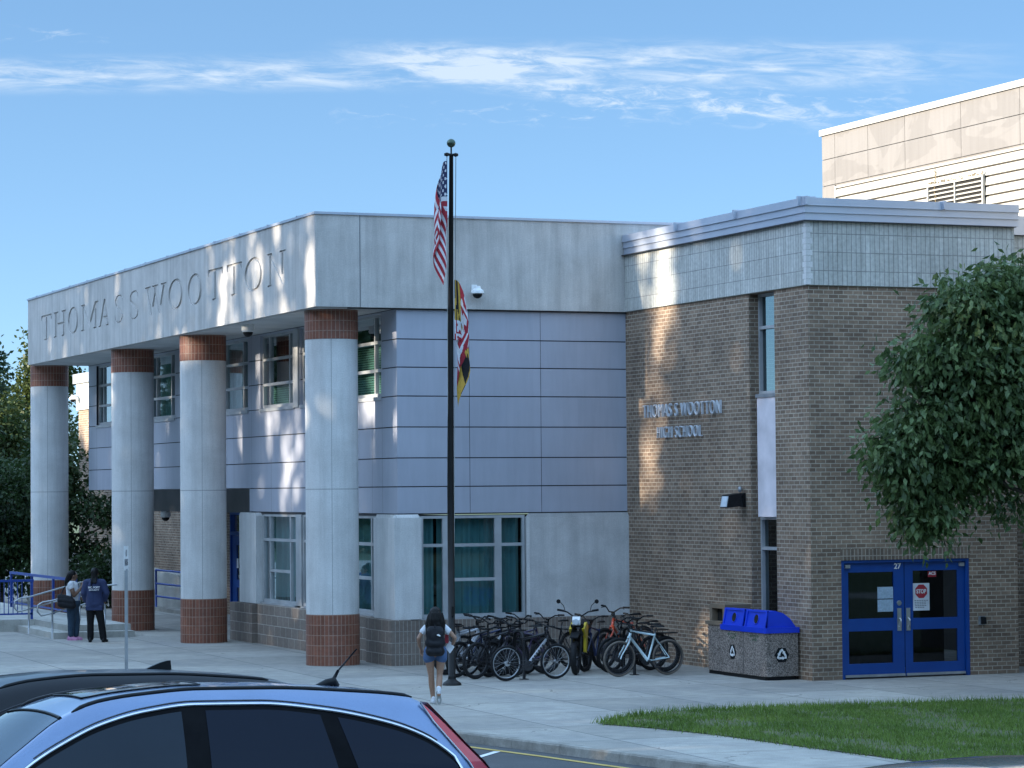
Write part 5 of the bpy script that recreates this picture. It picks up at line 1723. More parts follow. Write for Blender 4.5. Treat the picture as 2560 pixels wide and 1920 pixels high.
d3 = bicycle('bicycle', 'black bike against the brick plinth with only its saddle and bars clear', 'bk_black', 'darkalloy', bar='flat', r=.345, step=True)
place(d3, 2.35, -1.9, R(10), R(2))
d4 = bicycle('bicycle', 'dark purple bike turned around behind the silver rimmed bike', 'bk_purple', 'darkalloy', bar='flat', r=.345, fat=.028)
place(d4, 3.35, -3.7, R(187), R(-4))
# around the orange one
e1 = bicycle('bicycle', 'orange red mountain bike standing tall behind the pale blue racing bike', 'bk_red', 'darkalloy', bar='rise', r=.36, fat=.03)
place(e1, 5.95, -2.5, R(203), R(-2)); e1.scale = (1.08, 1.08, 1.12)
e2 = bicycle('bicycle', 'black fat tyred bike with rear carrier, behind the rear wheel of the racing bike', 'bk_black', 'darkalloy', bar='rise', r=.35, fat=.036, rack=True)
place(e2, 5.55, -4.35, R(186), R(-3))
e3 = bicycle('bicycle', 'black bike with a big saddle in the corner by the brick wall', 'bk_black', 'darkalloy', bar='rise', r=.35, fat=.03, rack=True)
place(e3, 5.95, -3.2, R(212), R(-3))
e4 = bicycle('bicycle', 'dark bike with fat tyres between the yellow moped and the orange bike', 'bk_navy', 'darkalloy', bar='rise', r=.345, fat=.034)
place(e4, 4.95, -2.8, R(226), R(-3))
e5 = copy_tree(e3); place(e5, 4.55, -2.0, R(215), R(-3), 'black bike with carrier at the back, right behind the moped and against the plinth')
e6 = copy_tree(proto); place(e6, 5.55, -3.75, R(196), R(-4), 'dark bike without carrier wedged between the racing bike and the orange one')
e7 = copy_tree(proto); place(e7, 2.65, -2.55, R(24), R(4), 'dark bike left of the moped, half hidden by the silver rimmed bike')
e8 = copy_tree(d4); place(e8, 2.45, -3.75, R(18), R(3), 'purple bike close behind the frame of the silver rimmed bike')


# yellow electric dirt moped facing the viewer
mp = thing('electric_moped', 'black and yellow electric dirt moped with mirrors facing forward among the bicycles', 'moped', (3.72, -3.1, 0), local=True)
M['mpyellow'] = paint('yellow_plastic', (.58, .42, .03)); M['knobby'] = M['tyre']
for hx in (0, 1.22):
    m_ = MB(); m_.torus((hx, 0, .32), (0, 1, 0), .265, .055, 36, 10); w = m_.build('wheel', M['tyre'], mp)
    m_ = MB(); m_.torus((hx, 0, .32), (0, 1, 0), .205, .018, 32, 6)
    for k in range(16): m_.tube([(hx, .03 * (-1) ** k, .32), (hx + .2 * math.cos(k * PI / 8), 0, .32 + .2 * math.sin(k * PI / 8))], .003, 4)
    m_.tube([(hx, -.06, .32), (hx, .06, .32)], .035, 10); m_.build('rim', M['darkalloy'], w)
m_ = MB()
for s in (-1, 1):
    m_.tube([(1.22, s * .085, .32), (1.08, s * .085, .70), (1.02, s * .085, .95)], [.026, .028, .03], 10)
    m_.tube([(.95, s * .07, .92), (.55, s * .10, .78), (.35, s * .10, .72)], .028, 8); m_.tube([(.95, s * .05, .82), (.62, s * .09, .38), (.42, s * .09, .36)], .028, 8)
    m_.tube([(.42, s * .08, .38), (0, s * .08, .32)], .03, 8)
m_.obox((1.02, 0, .92), (.05, 0, 0), (0, .12, 0), (0, 0, .025)); m_.obox((1.06, 0, .76), (.05, 0, 0), (0, .12, 0), (0, 0, .025))
m_.build('frame', M['blackmetal'], mp)
m_ = MB(); m_.prism([(.92, .80), (.60, .80), (.45, .45), (.66, .40), (.85, .62)], lambda p, d: (p[0], d, p[1]), -.085, .085); m_.build('battery_box', M['black'], mp)
for s in (-1, 1):
    m_ = MB(); m_.prism([(1.10, .86), (.80, .98), (.66, .90), (.74, .70), (.84, .40), (.93, .42), (.92, .68)], lambda p, d: (p[0], d * s, p[1]), .10, .15); m_.build('side_panel', M['mpyellow'], mp)
m_ = MB(); m_.prism([(1.42, .72), (1.20, .80), (1.00, .80), (1.00, .77), (1.2, .765), (1.42, .70)], lambda p, d: (p[0], d, p[1]), -.08, .08); m_.build('front_mudguard', M['black'], mp)
m_ = MB(); m_.prism([(.70, .84), (.62, .92), (.2, .92), (-.12, 1.0), (-.14, .95), (.2, .84)], lambda p, d: (p[0], d, p[1]), -.11, .11); m_.build('seat', M['black'], mp)
m_ = MB(); m_.prism([(1.10, 1.10), (1.15, 1.04), (1.14, .95), (1.09, .93), (1.05, 1.0)], lambda p, d: (p[0], d, p[1]), -.075, .075); hl = m_.build('headlight_shell', M['white'], mp)
m_ = MB(); m_.lathe([(0, .01), (.055, .008), (.06, 0)], (1.165, 0, 1.0), 16, axis=(1, 0, -.1)); m_.build('headlight', M['lens'], hl)
m_ = MB(); m_.tube([(.93, -.40, 1.22), (.98, -.20, 1.18), (1.01, -.08, 1.10), (1.01, .08, 1.10), (.98, .20, 1.18), (.93, .40, 1.22)], .0145, 8)
hb_ = m_.build('handlebar', M['black'], mp)
for s in (-1, 1):
    g = MB(); g.tube([(.93, s * .40, 1.22), (.95, s * .27, 1.20)], .021, 8); g.build('grip', M['black'], hb_)
    g = MB(); g.tube([(.97, s * .24, 1.19), (.98, s * .27, 1.30), (.97, s * .33, 1.36)], .007, 6)
    g.lathe([(0, .01), (.035, .008), (.042, 0), (.035, -.008), (0, -.01)], (.97, s * .37, 1.38), 14, axis=(1, 0, 0)); g.build('mirror', M['black'], hb_)
m_ = MB(); m_.obox((.30, 0, .80), (.24, 0, 0), (0, .06, 0), (0, 0, .04)); m_.tube([(.35, 0, .72), (.18, 0, .40)], .035, 10); m_.build('shock', M['darkalloy'], mp)
mp.rotation_euler = (0, 0, R(-124)); mp.location = (4.42, -3.25, 0)

for i, (x, y, lab) in enumerate(((2.40, -4.93, 'black hoop bike rack behind the silver rimmed mountain bike'), (4.70, -4.83, 'black hoop bike rack behind the pale blue racing bike'))):
    rk = thing('bike_rack', lab, 'bike rack', (x, y, 0), group='black bike racks')
    m_ = MB()
    m_.tube([(x, y, 0), (x, y, .72), (x + .02, y + .10, .84), (x + .05, y + .35, .88), (x + .08, y + .6, .84), (x + .1, y + .7, .72), (x + .1, y + .7, 0)], .03, 10); m_.build('hoop', M['black'], rk)
    for yy_ in (y, y + .7):
        q = MB(); q.box((x - .07 + (.1 if yy_ > y else 0), yy_ - .07, 0), (x + .07 + (.1 if yy_ > y else 0), yy_ + .07, .012)); q.build('foot_plate', M['black'], rk)
# ------------------------------------------------------------------ cars
def carpaint(name, c0, c1, metal=.55):
    m, t, b = newmat(name)
    v = coords(t, 'Object')
    n = noise(t, v, 400, 2); d = noise(t, v, 2.5, 4)
    c = mix(t, 1.0, ramp(t, n, c0, c1), ramp(t, d, (.93,) * 3, (1.05,) * 3), 'MULTIPLY')
    t.links.new(c, b.inputs['Base Color']); sv(b, .33, metal, .5, .9, .04)
    return m


M['carblue'] = carpaint('metallic_blue_paint', (.135, .20, .33), (.18, .25, .40))
M['carblack'] = carpaint('black_car_paint', (.008, .009, .012), (.014, .015, .018), .1)
M['carnavy'] = carpaint('dark_car_paint', (.002, .003, .006), (.003, .004, .008), .0)
M['carnavy'].node_tree.nodes['Principled BSDF'].inputs['Coat Weight'].default_value = .35
M['carnavy'].node_tree.nodes['Principled BSDF'].inputs['Specular IOR Level'].default_value = .15
M['carglass'] = plain('tinted_car_glass', (.003, .007, .018), (.005, .010, .022), .04, 1, 0, .16)
M['carglass2'] = plain('clearer_car_glass', (.008, .016, .027), (.012, .021, .033), .04, 1.5, 0, .24)
M['sunroof'] = plain('sunroof_glass', (.02, .03, .04), rough=.03, spec=1.0)
M['chrome'] = plain('chrome_trim', (.62, .63, .65), rough=.14, metal=1.0)
M['lampred'] = plain('red_lamp_plastic', (.52, .010, .018), rough=.12, coat=.8)
M['lampclear'] = plain('clear_lamp_plastic', (.5, .52, .55), rough=.1)
M['gloss'] = plain('black_gloss_trim', (.004, .004, .005), rough=.3, spec=.05)
M['screen'] = plain('windscreen_glass', (.012, .02, .032), (.016, .026, .04), .03, 1.5, 0, 1.0)
M['seatgrey'] = plain('grey_seat', (.06, .065, .07), rough=.8)


def interp(tab, x):
    """monotone cubic through the listed points"""
    if x <= tab[0][0]: return tab[0][1]
    if x >= tab[-1][0]: return tab[-1][1]
    n = len(tab)
    for i in range(n - 1):
        (a, va), (b, vb) = tab[i], tab[i + 1]
        if x <= b:
            def sec(k): return (tab[k + 1][1] - tab[k][1]) / (tab[k + 1][0] - tab[k][0])
            def slope(k):
                if k <= 0: return sec(0)
                if k >= n - 1: return sec(n - 2)
                p, q = sec(k - 1), sec(k)
                return 0 if p * q <= 0 else 2 * p * q / (p + q)
            h = b - a; t_ = (x - a) / h; m0, m1 = slope(i) * h, slope(i + 1) * h
            t2, t3 = t_ * t_, t_ ** 3
            return (2 * t3 - 3 * t2 + 1) * va + (t3 - 2 * t2 + t_) * m0 + (-2 * t3 + 3 * t2) * vb + (t3 - t2) * m1


def car(name, label, paint, P):
    """u = metres forward from the rear bumper, w = height, s = +1 viewer's side; the car's forward axis is local -x, its viewer side faces local -y"""
    t = thing(name, label, 'car', (0, 0, 0), local=True)
    roof, belt, halfw = P['roof'], P['belt'], P['half']
    UL = P['len']
    def X(u, h, w): return (-u, -h, w)
    def hw(u, w):
        """half width of the shell at length u and height w"""
        edge = min(1, min(u + .02, UL - u + .02) / .55)
        body = halfw * (1 - .16 * (1 - edge) ** 2)
        bl = belt
        if w <= bl:
            k = (w - .25) / (bl - .25)
            return body * (.955 + .045 * math.sin(min(1, max(0, k)) * PI * .62))
        k = (w - bl) / P['gh']
        return body * (.955 + .045 * math.sin(PI * .62)) - P['tumble'] * (k ** 1.35)
    us = sorted({round(x, 3) for x in list(np.linspace(0, UL, 60)) + [p[0] for p in roof]})
    secs = []
    NR = 7
    for u in us:
        wr = interp(roof, u)
        top = min(wr, 9)
        ws = [.22, .34, .5, .68, .86, min(belt, top) * .985]
        ws = [min(w, top) for w in ws]
        for k in range(1, 7): ws.append(min(belt, top) + (top - min(belt, top)) * k / 6)
        sec = [(hw(u, w), w) for w in ws]
        he = sec[-1][0]
        crown = P['crown'] * min(1, max(.25, (wr - .7)))
        # rounded shoulder into the roof / bonnet
        for k in range(1, NR + 1):
            a = k / NR
            sec.append((he * (1 - a), wr + crown * (1 - (1 - a) ** 2.2)))
        secs.append(sec)
    m = MB()
    def put(sec, u): return [X(u, h, w) for h, w in sec] + [X(u, -h, w) for h, w in sec[-2::-1]]
    rings = [put(s_, u) for s_, u in zip(secs, us)]
    for a, b in zip(rings, rings[1:]):
        for k in range(len(a) - 1): m.quad([a[k], a[k + 1], b[k + 1], b[k]], sm=True)
    m.quad(rings[0], sm=False); m.quad(rings[-1][::-1], sm=False)
    body = m.build('body', paint, t, weld=True, fixn=True)
    m = MB(); m.box((-UL + .15, -halfw * .9, .16), (-.15, halfw * .9, .30)); m.build('underbody', M['black'], t)

    def topz(u, h):
        wr = interp(roof, u); he = hw(u, wr); crown = P['crown'] * min(1, max(.25, (wr - .7)))
        a = 1 - min(1, abs(h) / he)
        return wr + crown * (1 - (1 - a) ** 2.2)

    def side_panel(name_, top, bot, mat, parent, off, sgn, nu=26, nw=7, u0=None, u1=None):
        mm = MB()
        def row(u): return [(u, bot(u) + (top(u) - bot(u)) * k / nw) for k in range(nw + 1)]
        R_ = [row(u0 + (u1 - u0) * i / nu) for i in range(nu + 1)]
        for A, B in zip(R_, R_[1:]):
            for k in range(nw):
                q = [X(u, sgn * (hw(u, w) + off), w) for u, w in (A[k], B[k], B[k + 1], A[k + 1])]
                mm.quad(q if sgn > 0 else q[::-1], sm=True)
        return mm.build(name_, mat, parent, fixn=False)

    dl = P['dlo']            # window outline: top curve
    bott = lambda u: P['dlo_bot'] + (u - 1.5) * -.012
    U0, U1 = dl[0][0], dl[-1][0]
    topc = lambda u: max(bott(u) + .004, interp(dl, u))
    for sgn in (1, -1):
        fr = side_panel('window_surround', lambda u: topc(u) - .012, bott, M['gloss'], t, .004, sgn, 40, 6, U0, U1)
        for gname, a, b, mat, skew0, skew1 in P['glass']:
            mm = MB(); nu, nw = 22, 7
            for i in range(nu):
                for k in range(nw):
                    q = []
                    for ii, kk in ((i, k), (i + 1, k), (i + 1, k + 1), (i, k + 1)):
                        f = ii / nu; g_ = kk / nw
                        ua = a + skew0 * (1 - g_); ub = b + skew1 * (1 - g_)
                        u = ua + (ub - ua) * f
                        lo, hi = bott(u) + .0, topc(u) - .034
                        w = lo + max(.001, hi - lo) * g_
                        q.append(X(u, sgn * (hw(u, w) + .0075), w))
                    mm.quad(q if sgn > 0 else q[::-1], sm=True)
            mm.build('side_window', M[mat], t)
        c = MB(); uu = np.linspace(U0 + .004, U1 - .01, 60)
        c.tube([X(u, sgn * (hw(u, topc(u)) + .007), topc(u)) for u in uu], P.get('chrome_r', .0125), 6); c.build('chrome_trim', M[P.get('trim', 'chrome')], t)
        c = MB(); c.tube([X(u, sgn * (hw(u, topc(u) + .022) + .001), topc(u) + .022) for u in uu[3:-3]], .005, 5); c.build('door_seam', M['joint'], t)
        if P.get('rails') == 'flush':
            c = MB(); uu2 = np.linspace(P['rail'][0], P['rail'][1], 40)
            c.tube([X(u, sgn * (hw(u, interp(roof, u)) - .035), topz(u, hw(u, interp(roof, u)) - .035) + .006) for u in uu2], [.004] + [.015] * 38 + [.004], 8); c.build('roof_rail', M['black'], t)
        elif P.get('rails') == 'raised':
            c = MB(); ua, ub = P['rail']
            uu2 = np.linspace(ua, ub, 24)
            pts = [X(u, sgn * .56, interp(roof, u) + .018 + .055 * min(1, min(u - ua, ub - u) / .14 + .0)) for u in uu2]
            c.tube(pts, .02, 8); c.build('roof_rail', M['black'], t)
        # tail lamp climbing the rear pillar
        lp = P['lamp']
        mm = MB()
        for (a, b) in zip(lp, lp[1:]):
            for k in range(5):
                q = []
                for (u0_, u1_, w), kk in ((a, k), (b, k), (b, k + 1), (a, k + 1)):
                    u = u0_ + (u1_ - u0_) * kk / 5
                    ww = min(w, interp(roof, max(.02, u)) - .004)
                    q.append(X(u, sgn * (hw(u, ww) + .010), ww))
                mm.quad(q if sgn > 0 else q[::-1], sm=True)
                q2 = [(x, y * .93, z) for x, y, z in q]
            # wrap onto the hatch
            (ua, _, wa), (ub, _, wb) = a, b
            ua2, ub2 = ua - .012, ub - .012
            ha, hb = hw(ua, wa), hw(ub, wb)
            q = [X(ua2, sgn * (ha + .010), wa), X(ua2, sgn * (ha - .13), wa + .004), X(ub2, sgn * (hb - .13), wb + .004), X(ub2, sgn * (hb + .010), wb)]
            mm.quad(q, sm=True)
        l_ = mm.build('tail_lamp', M['lampred'], t)
        # lamp rim, door seams, handle, mirror
        c = MB(); c.tube([X(u1_, sgn * (hw(u1_, w) + .011), w) for u0_, u1_, w in lp], .006, 5); c.build('lamp_edge', M['lampclear'], l_)
        for us_ in P['seams']:
            c = MB(); c.tube([X(us_, sgn * (hw(us_, w) + .001), w) for w in np.linspace(.35, bott(us_), 10)], .005, 5); c.build('door_seam', M['joint'], t)
            h = MB(); h.tube([X(us_ + .08, sgn * (hw(us_, .98) + .005), .98), X(us_ + .12, sgn * (hw(us_, .98) + .035), .985), X(us_ + .26, sgn * (hw(us_, .98) + .035), .985), X(us_ + .30, sgn * (hw(us_, .98) + .005), .98)], .014, 8); h.build('door_handle', paint, t)
        um = P['mirror']
        c = MB(); c.obox(X(um, sgn * (hw(um, belt) + .13), belt - .02), (.06, 0, .0), (0, .11, 0), (0, 0, .075)); c.tube([X(um, sgn * hw(um, belt), belt - .04), X(um, sgn * (hw(um, belt) + .08), belt - .03)], .025, 8); c.build('wing_mirror', paint, t)
        # wheels in dark arches
        for uw in P['wheels']:
            c = MB(); c.lathe([(0, 0), (.385, 0)], X(uw, sgn * (hw(uw, .5) + .003), .33), 32, axis=(0, -sgn, 0)); c.build('wheel_arch', M['black'], t)
            c = MB(); c.torus(X(uw, sgn * (halfw - .095), .335), (0, 1, 0), .255, .085, 36, 10); w_ = c.build('wheel', M['tyre'], t)
            c = MB()
            for k in range(5):
                a = k * 2 * PI / 5
                c.tube([X(uw, sgn * (halfw - .035), .335), X(uw + .21 * math.cos(a), sgn * (halfw - .02), .335 + .21 * math.sin(a))], .03, 6)
            c.torus(X(uw, sgn * (halfw - .04), .335), (0, 1, 0), .212, .018, 30, 6); c.lathe([(0, 0), (.2, 0)], X(uw, sgn * (halfw - .07), .335), 24, axis=(0, -sgn, 0)); c.build('rim', M['silver'], w_)

    def top_panel(name_, u0, u1, h, off, mat, nu=14, nh=12, taper=0.0, round_=0.0):
        mm = MB()
        for i in range(nu):
            for k in range(nh):
                q = []
                for ii, kk in ((i, k), (i + 1, k), (i + 1, k + 1), (i, k + 1)):
                    u = u0 + (u1 - u0) * ii / nu
                    e = min(ii, nu - ii) / nu
                    hh = (h(u) if callable(h) else h) * (1 - round_ * max(0, 1 - e / .12) ** 2)
                    y = -hh + 2 * hh * kk / nh
                    q.append(X(u, y, topz(u, y) + off))
                mm.quad(q, sm=True)
        return mm.build(name_, mat, t)
    ws = P['shield']
    top_panel('windscreen', ws[0], ws[1], lambda u: hw(u, interp(roof, u)) - .055, .006, M['screen'])
    c = MB(); c.tube([X(ws[0], y, topz(ws[0], y) + .006) for y in np.linspace(-hw(ws[0], interp(roof, ws[0])) + .04, hw(ws[0], interp(roof, ws[0])) - .04, 20)], .011, 6); c.build('windscreen_seal', M['black'], t)
    if 'sunroof' in P:
        a, b = P['sunroof']
        top_panel('sunroof', a, b, .40, .005, M['sunroof'], round_=.10)
        c = MB(); loop = [(a, y) for y in np.linspace(-.38, .38, 12)] + [(u, .405) for u in np.linspace(a + .03, b - .03, 8)] + [(b, y) for y in np.linspace(.38, -.38, 12)] + [(u, -.405) for u in np.linspace(b - .03, a + .03, 8)]
        c.tube([X(u, y, topz(u, y) + .005) for u, y in loop], .006, 5, closed=True); c.build('sunroof_seal', M['black'], t)
    top_panel('rear_window', P['rear'][0], P['rear'][1], lambda u: hw(u, interp(roof, u)) - .13, .006, M['carglass'])
    if P.get('ant') == 'whip':
        u = P['ant_u']; z = topz(u, 0)
        c = MB(); c.tube([X(u + .13, 0, z - .005), X(u + .05, 0, z + .018), X(u, 0, z + .030), X(u - .03, 0, z + .0)], [.012, .028, .03, .012], 10); c.tube([X(u + .01, 0, z + .03), X(u - .03, 0, z + .10)], [.014, .009], 8); c.tube([X(u - .03, 0, z + .10), X(u - .155, 0, z + .235)], [.006, .005], 6)
        c.build('antenna', M['black'], t)
    elif P.get('ant') == 'fin':
        u = P['ant_u']; z = topz(u, 0)
        mm = MB(); mm.prism([(-.12, 0), (-.06, .028), (0, .052), (.05, .066), (.078, .068), (.085, .0)], lambda p, d: X(u - p[0], d, z + p[1] - .004), -.022, .022); mm.build('antenna', M['black'], t)
    mm = MB(); mm.box((.0, -.26, .52), (.03, .26, .66)); mm.build('number_plate', M['white'], t)
    for sgn in (1, -1):
        mm = MB(); mm.obox(X(UL - .16, sgn * (halfw - .22), .72), (.06, sgn * .04, 0), (-.02, .16, 0), (0, 0, .07)); mm.build('headlamp', M['lampclear'], t)
    return t


SUV = dict(len=4.42, half=.91, belt=1.10, gh=.56, tumble=.235, crown=.040,
           roof=[(0, .62), (.05, .80), (.15, 1.0), (.26, 1.13), (.44, 1.315), (.64, 1.53), (.72, 1.575), (1.1, 1.612), (1.6, 1.638), (2.05, 1.640), (2.45, 1.612), (2.7, 1.575), (2.9, 1.50), (3.2, 1.30), (3.5, 1.075), (3.6, 1.02), (4.0, .97), (4.25, .86), (4.38, .70), (4.42, .55)],
           dlo=[(.445, 1.105), (.455, 1.16), (.52, 1.235), (.68, 1.345), (.90, 1.428), (1.29, 1.512), (1.71, 1.556), (2.11, 1.558), (2.42, 1.523), (2.70, 1.452), (2.97, 1.330), (3.13, 1.237), (3.27, 1.13)], dlo_bot=1.10,
           glass=[('q', .475, 1.22, 'carglass', 0.0, -.11), ('r', 1.33, 2.05, 'carglass', -.09, 0), ('f', 2.20, 3.235, 'carglass2', 0, 0)],
           rails='flush', rail=(.70, 2.86), lamp=[(.63, .665, 1.545), (.53, .60, 1.43), (.42, .50, 1.30), (.30, .40, 1.18), (.22, .34, 1.08), (.16, .30, .95)], seams=[1.28, 2.15], mirror=3.34, wheels=(.85, 3.45),
           shield=(2.93, 3.52), sunroof=(1.98, 2.72), rear=(.24, .60), ant='whip', ant_u=.98)
c1 = car('parked_car', 'metallic blue sport utility car parked nearest the viewer, with red lamps up its rear pillar', M['carblue'], SUV)
c1.location = (-10.68, -35.69, .615); c1.rotation_euler = (-.045, .018, 0)

SUV2 = dict(SUV)
SUV2.update(ant='fin', ant_u=1.43, rails='flush', rail=(.80, 2.75), trim='black', chrome_r=.008,
            roof=[(0, .62), (.05, .84), (.15, 1.06), (.28, 1.22), (.42, 1.40), (.58, 1.57), (.68, 1.61), (1.1, 1.655), (1.6, 1.68), (2.05, 1.68), (2.5, 1.65), (2.75, 1.60), (2.95, 1.52), (3.25, 1.32), (3.55, 1.10), (3.65, 1.05), (4.1, 1.0), (4.3, .88), (4.4, .70), (4.42, .55)])
SUV2.pop('sunroof')
c2_ = car('parked_car', 'black sport utility car with a small fin aerial on its roof, beyond the blue one', M['carnavy'], SUV2)
c2_.location = (-10.62, -32.85, .49); c2_.rotation_euler = (-.045, .018, 0)

SED = dict(SUV)
SED.update(ant='fin', ant_u=.95, rails=None, trim='black', chrome_r=.008, gh=.42, belt=.98, crown=.05,
           roof=[(0, .60), (.04, .85), (.10, .98), (.5, 1.02), (.75, 1.08), (1.2, 1.30), (1.5, 1.375), (2.0, 1.42), (2.4, 1.40), (2.7, 1.34), (3.0, 1.2), (3.35, .98), (3.45, .95), (4.0, .88), (4.25, .78), (4.38, .66), (4.42, .52)],
           dlo=[(.98, .99), (1.1, 1.10), (1.35, 1.24), (1.7, 1.33), (2.1, 1.35), (2.5, 1.30), (2.8, 1.20), (3.1, 1.02)], dlo_bot=.985,
           glass=[('r', 1.2, 2.05, 'carglass', .0, 0), ('f', 2.15, 3.0, 'carglass', 0, 0)], lamp=[(.02, .10, .94), (.02, .14, .84), (.01, .12, .76)], seams=[1.25, 2.1], mirror=2.9, shield=(2.72, 3.36), rear=(.80, 1.35))
SED.pop('sunroof', None)
c3 = car('parked_car', 'black car whose roof just shows at the bottom right edge, below the lawn', M['carblack'], SED)
c3.location = (-9.02, -42.9, .919); c3.rotation_euler = (-.045, .018, 0)
# ------------------------------------------------------------------ people
# each figure: local x = to the right seen from the camera, y = away, z = up; bodies and clothes are grown as one skin by a voxel remesh
SKIN1 = plain('tan_skin', (.30, .165, .105), (.36, .205, .135), .5, 30)
SKIN2 = plain('brown_skin', (.155, .080, .050), (.19, .10, .062), .5, 30)
M['hair'] = plain('black_hair', (.003, .0025, .0025), (.006, .005, .005), .6, 25, stretch=(6, 6, .6))


class Blob:
    def __init__(s): s.mb = MB()

    def cap(s, a, ra, b, rb, seg=14):
        a, b = Vector(a), Vector(b); d = (b - a)
        L_ = d.length; ax = d.normalized() if L_ > 1e-6 else Vector((0, 0, 1))
        prof = [(max(.0005, ra * math.cos(t)), ra * math.sin(t)) for t in [-PI / 2 + PI / 2 * k / 5 for k in range(6)]]
        prof += [(max(.0005, rb * math.cos(t)), L_ + rb * math.sin(t)) for t in [PI / 2 * k / 5 for k in range(6)]]
        s.mb.lathe(prof, a, seg, axis=ax)
        return s

    def chain(s, pts):
        for (a, ra), (b, rb) in zip(pts, pts[1:]): s.cap(a, ra, b, rb)
        return s

    def ell(s, c, r, rot=None, seg=18):
        c = Vector(c); n = len(s.mb.v)
        s.mb.lathe([(max(.0005, math.sin(PI * k / 12)), -math.cos(PI * k / 12)) for k in range(13)], (0, 0, 0), seg)
        Rm = rot.to_matrix() if rot else Matrix.Identity(3)
        for i in range(n, len(s.mb.v)):
            v = Vector(s.mb.v[i]); s.mb.v[i] = tuple(c + Rm @ Vector((v.x * r[0], v.y * r[1], v.z * r[2])))
        return s

    def box(s, c, r):
        s.mb.obox(c, (r[0], 0, 0), (0, r[1], 0), (0, 0, r[2])); return s

    def build(s, name, mat, parent, vox=.012, smooth=3, noise_=0.0):
        o = s.mb.build('tmp', mat, None, weld=True, fixn=True)
        r = o.modifiers.new('r', 'REMESH'); r.mode = 'VOXEL'; r.voxel_size = vox
        m = o.modifiers.new('s', 'SMOOTH'); m.factor = .5; m.iterations = smooth
        bpy.context.view_layer.update()
        me = bpy.data.meshes.new_from_object(o.evaluated_get(bpy.context.evaluated_depsgraph_get()))
        bpy.data.objects.remove(o)
        me.name = name
        me.polygons.foreach_set('use_smooth', [True] * len(me.polygons))
        if not me.materials: me.materials.append(mat)
        q = bpy.data.objects.new(name, me); COL.objects.link(q); q.parent = parent
        OFF[q.name] = Vector((0, 0, 0))
        return q


def hand(B, wrist, d, side, curl=.5, s=1.0):
    """palm and five separate fingers; d = direction of the hand, side = direction from little finger to thumb"""
    w = Vector(wrist); d = Vector(d).normalized(); side = Vector(side); side = (side - d * side.dot(d)).normalized(); n = d.cross(side)
    B.chain([(w, .022 * s), (w + d * .035 * s, .026 * s)])
    k = w + d * .075 * s
    for i, (o, L_) in enumerate(((.030, .072), (.010, .082), (-.010, .076), (-.030, .058))):
        r = k + side * o * s
        B.cap(w + d * .02 * s + side * o * .7 * s, .013 * s, r, .0105 * s)
        c = curl * (1 + .12 * i)
        p1 = r + (d * math.cos(c * .5) + n * math.sin(c * .5)) * L_ * .5 * s
        p2 = p1 + (d * math.cos(c * 1.2) + n * math.sin(c * 1.2)) * L_ * .5 * s
        B.cap(r, .0098 * s, p1, .009 * s); B.cap(p1, .009 * s, p2, .0075 * s)
    t0 = w + d * .03 * s + side * .025 * s
    t1 = t0 + (side * .75 + d * .65 + n * .25).normalized() * .04 * s
    B.cap(t0, .0135 * s, t1, .011 * s); B.cap(t1, .011 * s, t1 + (d * .9 + side * .25 + n * .3).normalized() * .032 * s, .009 * s)


def head(B, c, fwd, s=1.0):
    """skull, jaw, nose, lips, eye hollows, ears and neck root; c = centre of the skull, fwd = where the face looks"""
    c = Vector(c); f = Vector(fwd).normalized(); up = Vector((0, 0, 1)); f = (f - up * f.dot(up) * .6).normalized(); r = f.cross(up).normalized()
    B.ell(c, (.074 * s, .074 * s, .092 * s)); B.ell(c - f * .022 * s + up * .015 * s, (.075 * s, .078 * s, .082 * s))
    B.cap(c + f * .035 * s - up * .075 * s, .043 * s, c + f * .045 * s - up * .02 * s, .052 * s)
    B.cap(c + f * .062 * s - up * .105 * s, .020 * s, c + f * .055 * s - up * .095 * s, .026 * s)
    B.cap(c + f * .082 * s + up * .005 * s, .010 * s, c + f * .100 * s - up * .030 * s, .0135 * s)
    B.cap(c + f * .080 * s - up * .062 * s + r * .018 * s, .009 * s, c + f * .080 * s - up * .062 * s - r * .018 * s, .009 * s)
    B.cap(c + f * .076 * s + up * .022 * s + r * .04 * s, .012 * s, c + f * .080 * s + up * .026 * s - r * .04 * s, .012 * s)
    for q in (-1, 1): B.ell(c + r * q * .076 * s - f * .01 * s - up * .02 * s, (.014 * s, .018 * s, .030 * s))
    return f, up, r


M['eye'] = plain('dark_eye', (.01, .008, .007), rough=.2)


def eyes(parent, c, f, up, r, s):
    for q in (-1, 1):
        m = MB(); e = Vector(c) + f * .071 * s + up * .006 * s + r * q * .030 * s
        m.lathe([(.0005, .0095 * s), (.007 * s, .007 * s), (.0095 * s, 0), (.007 * s, -.007 * s), (.0005, -.0095 * s)], e, 10, axis=f); m.build('eye', M['eye'], parent)


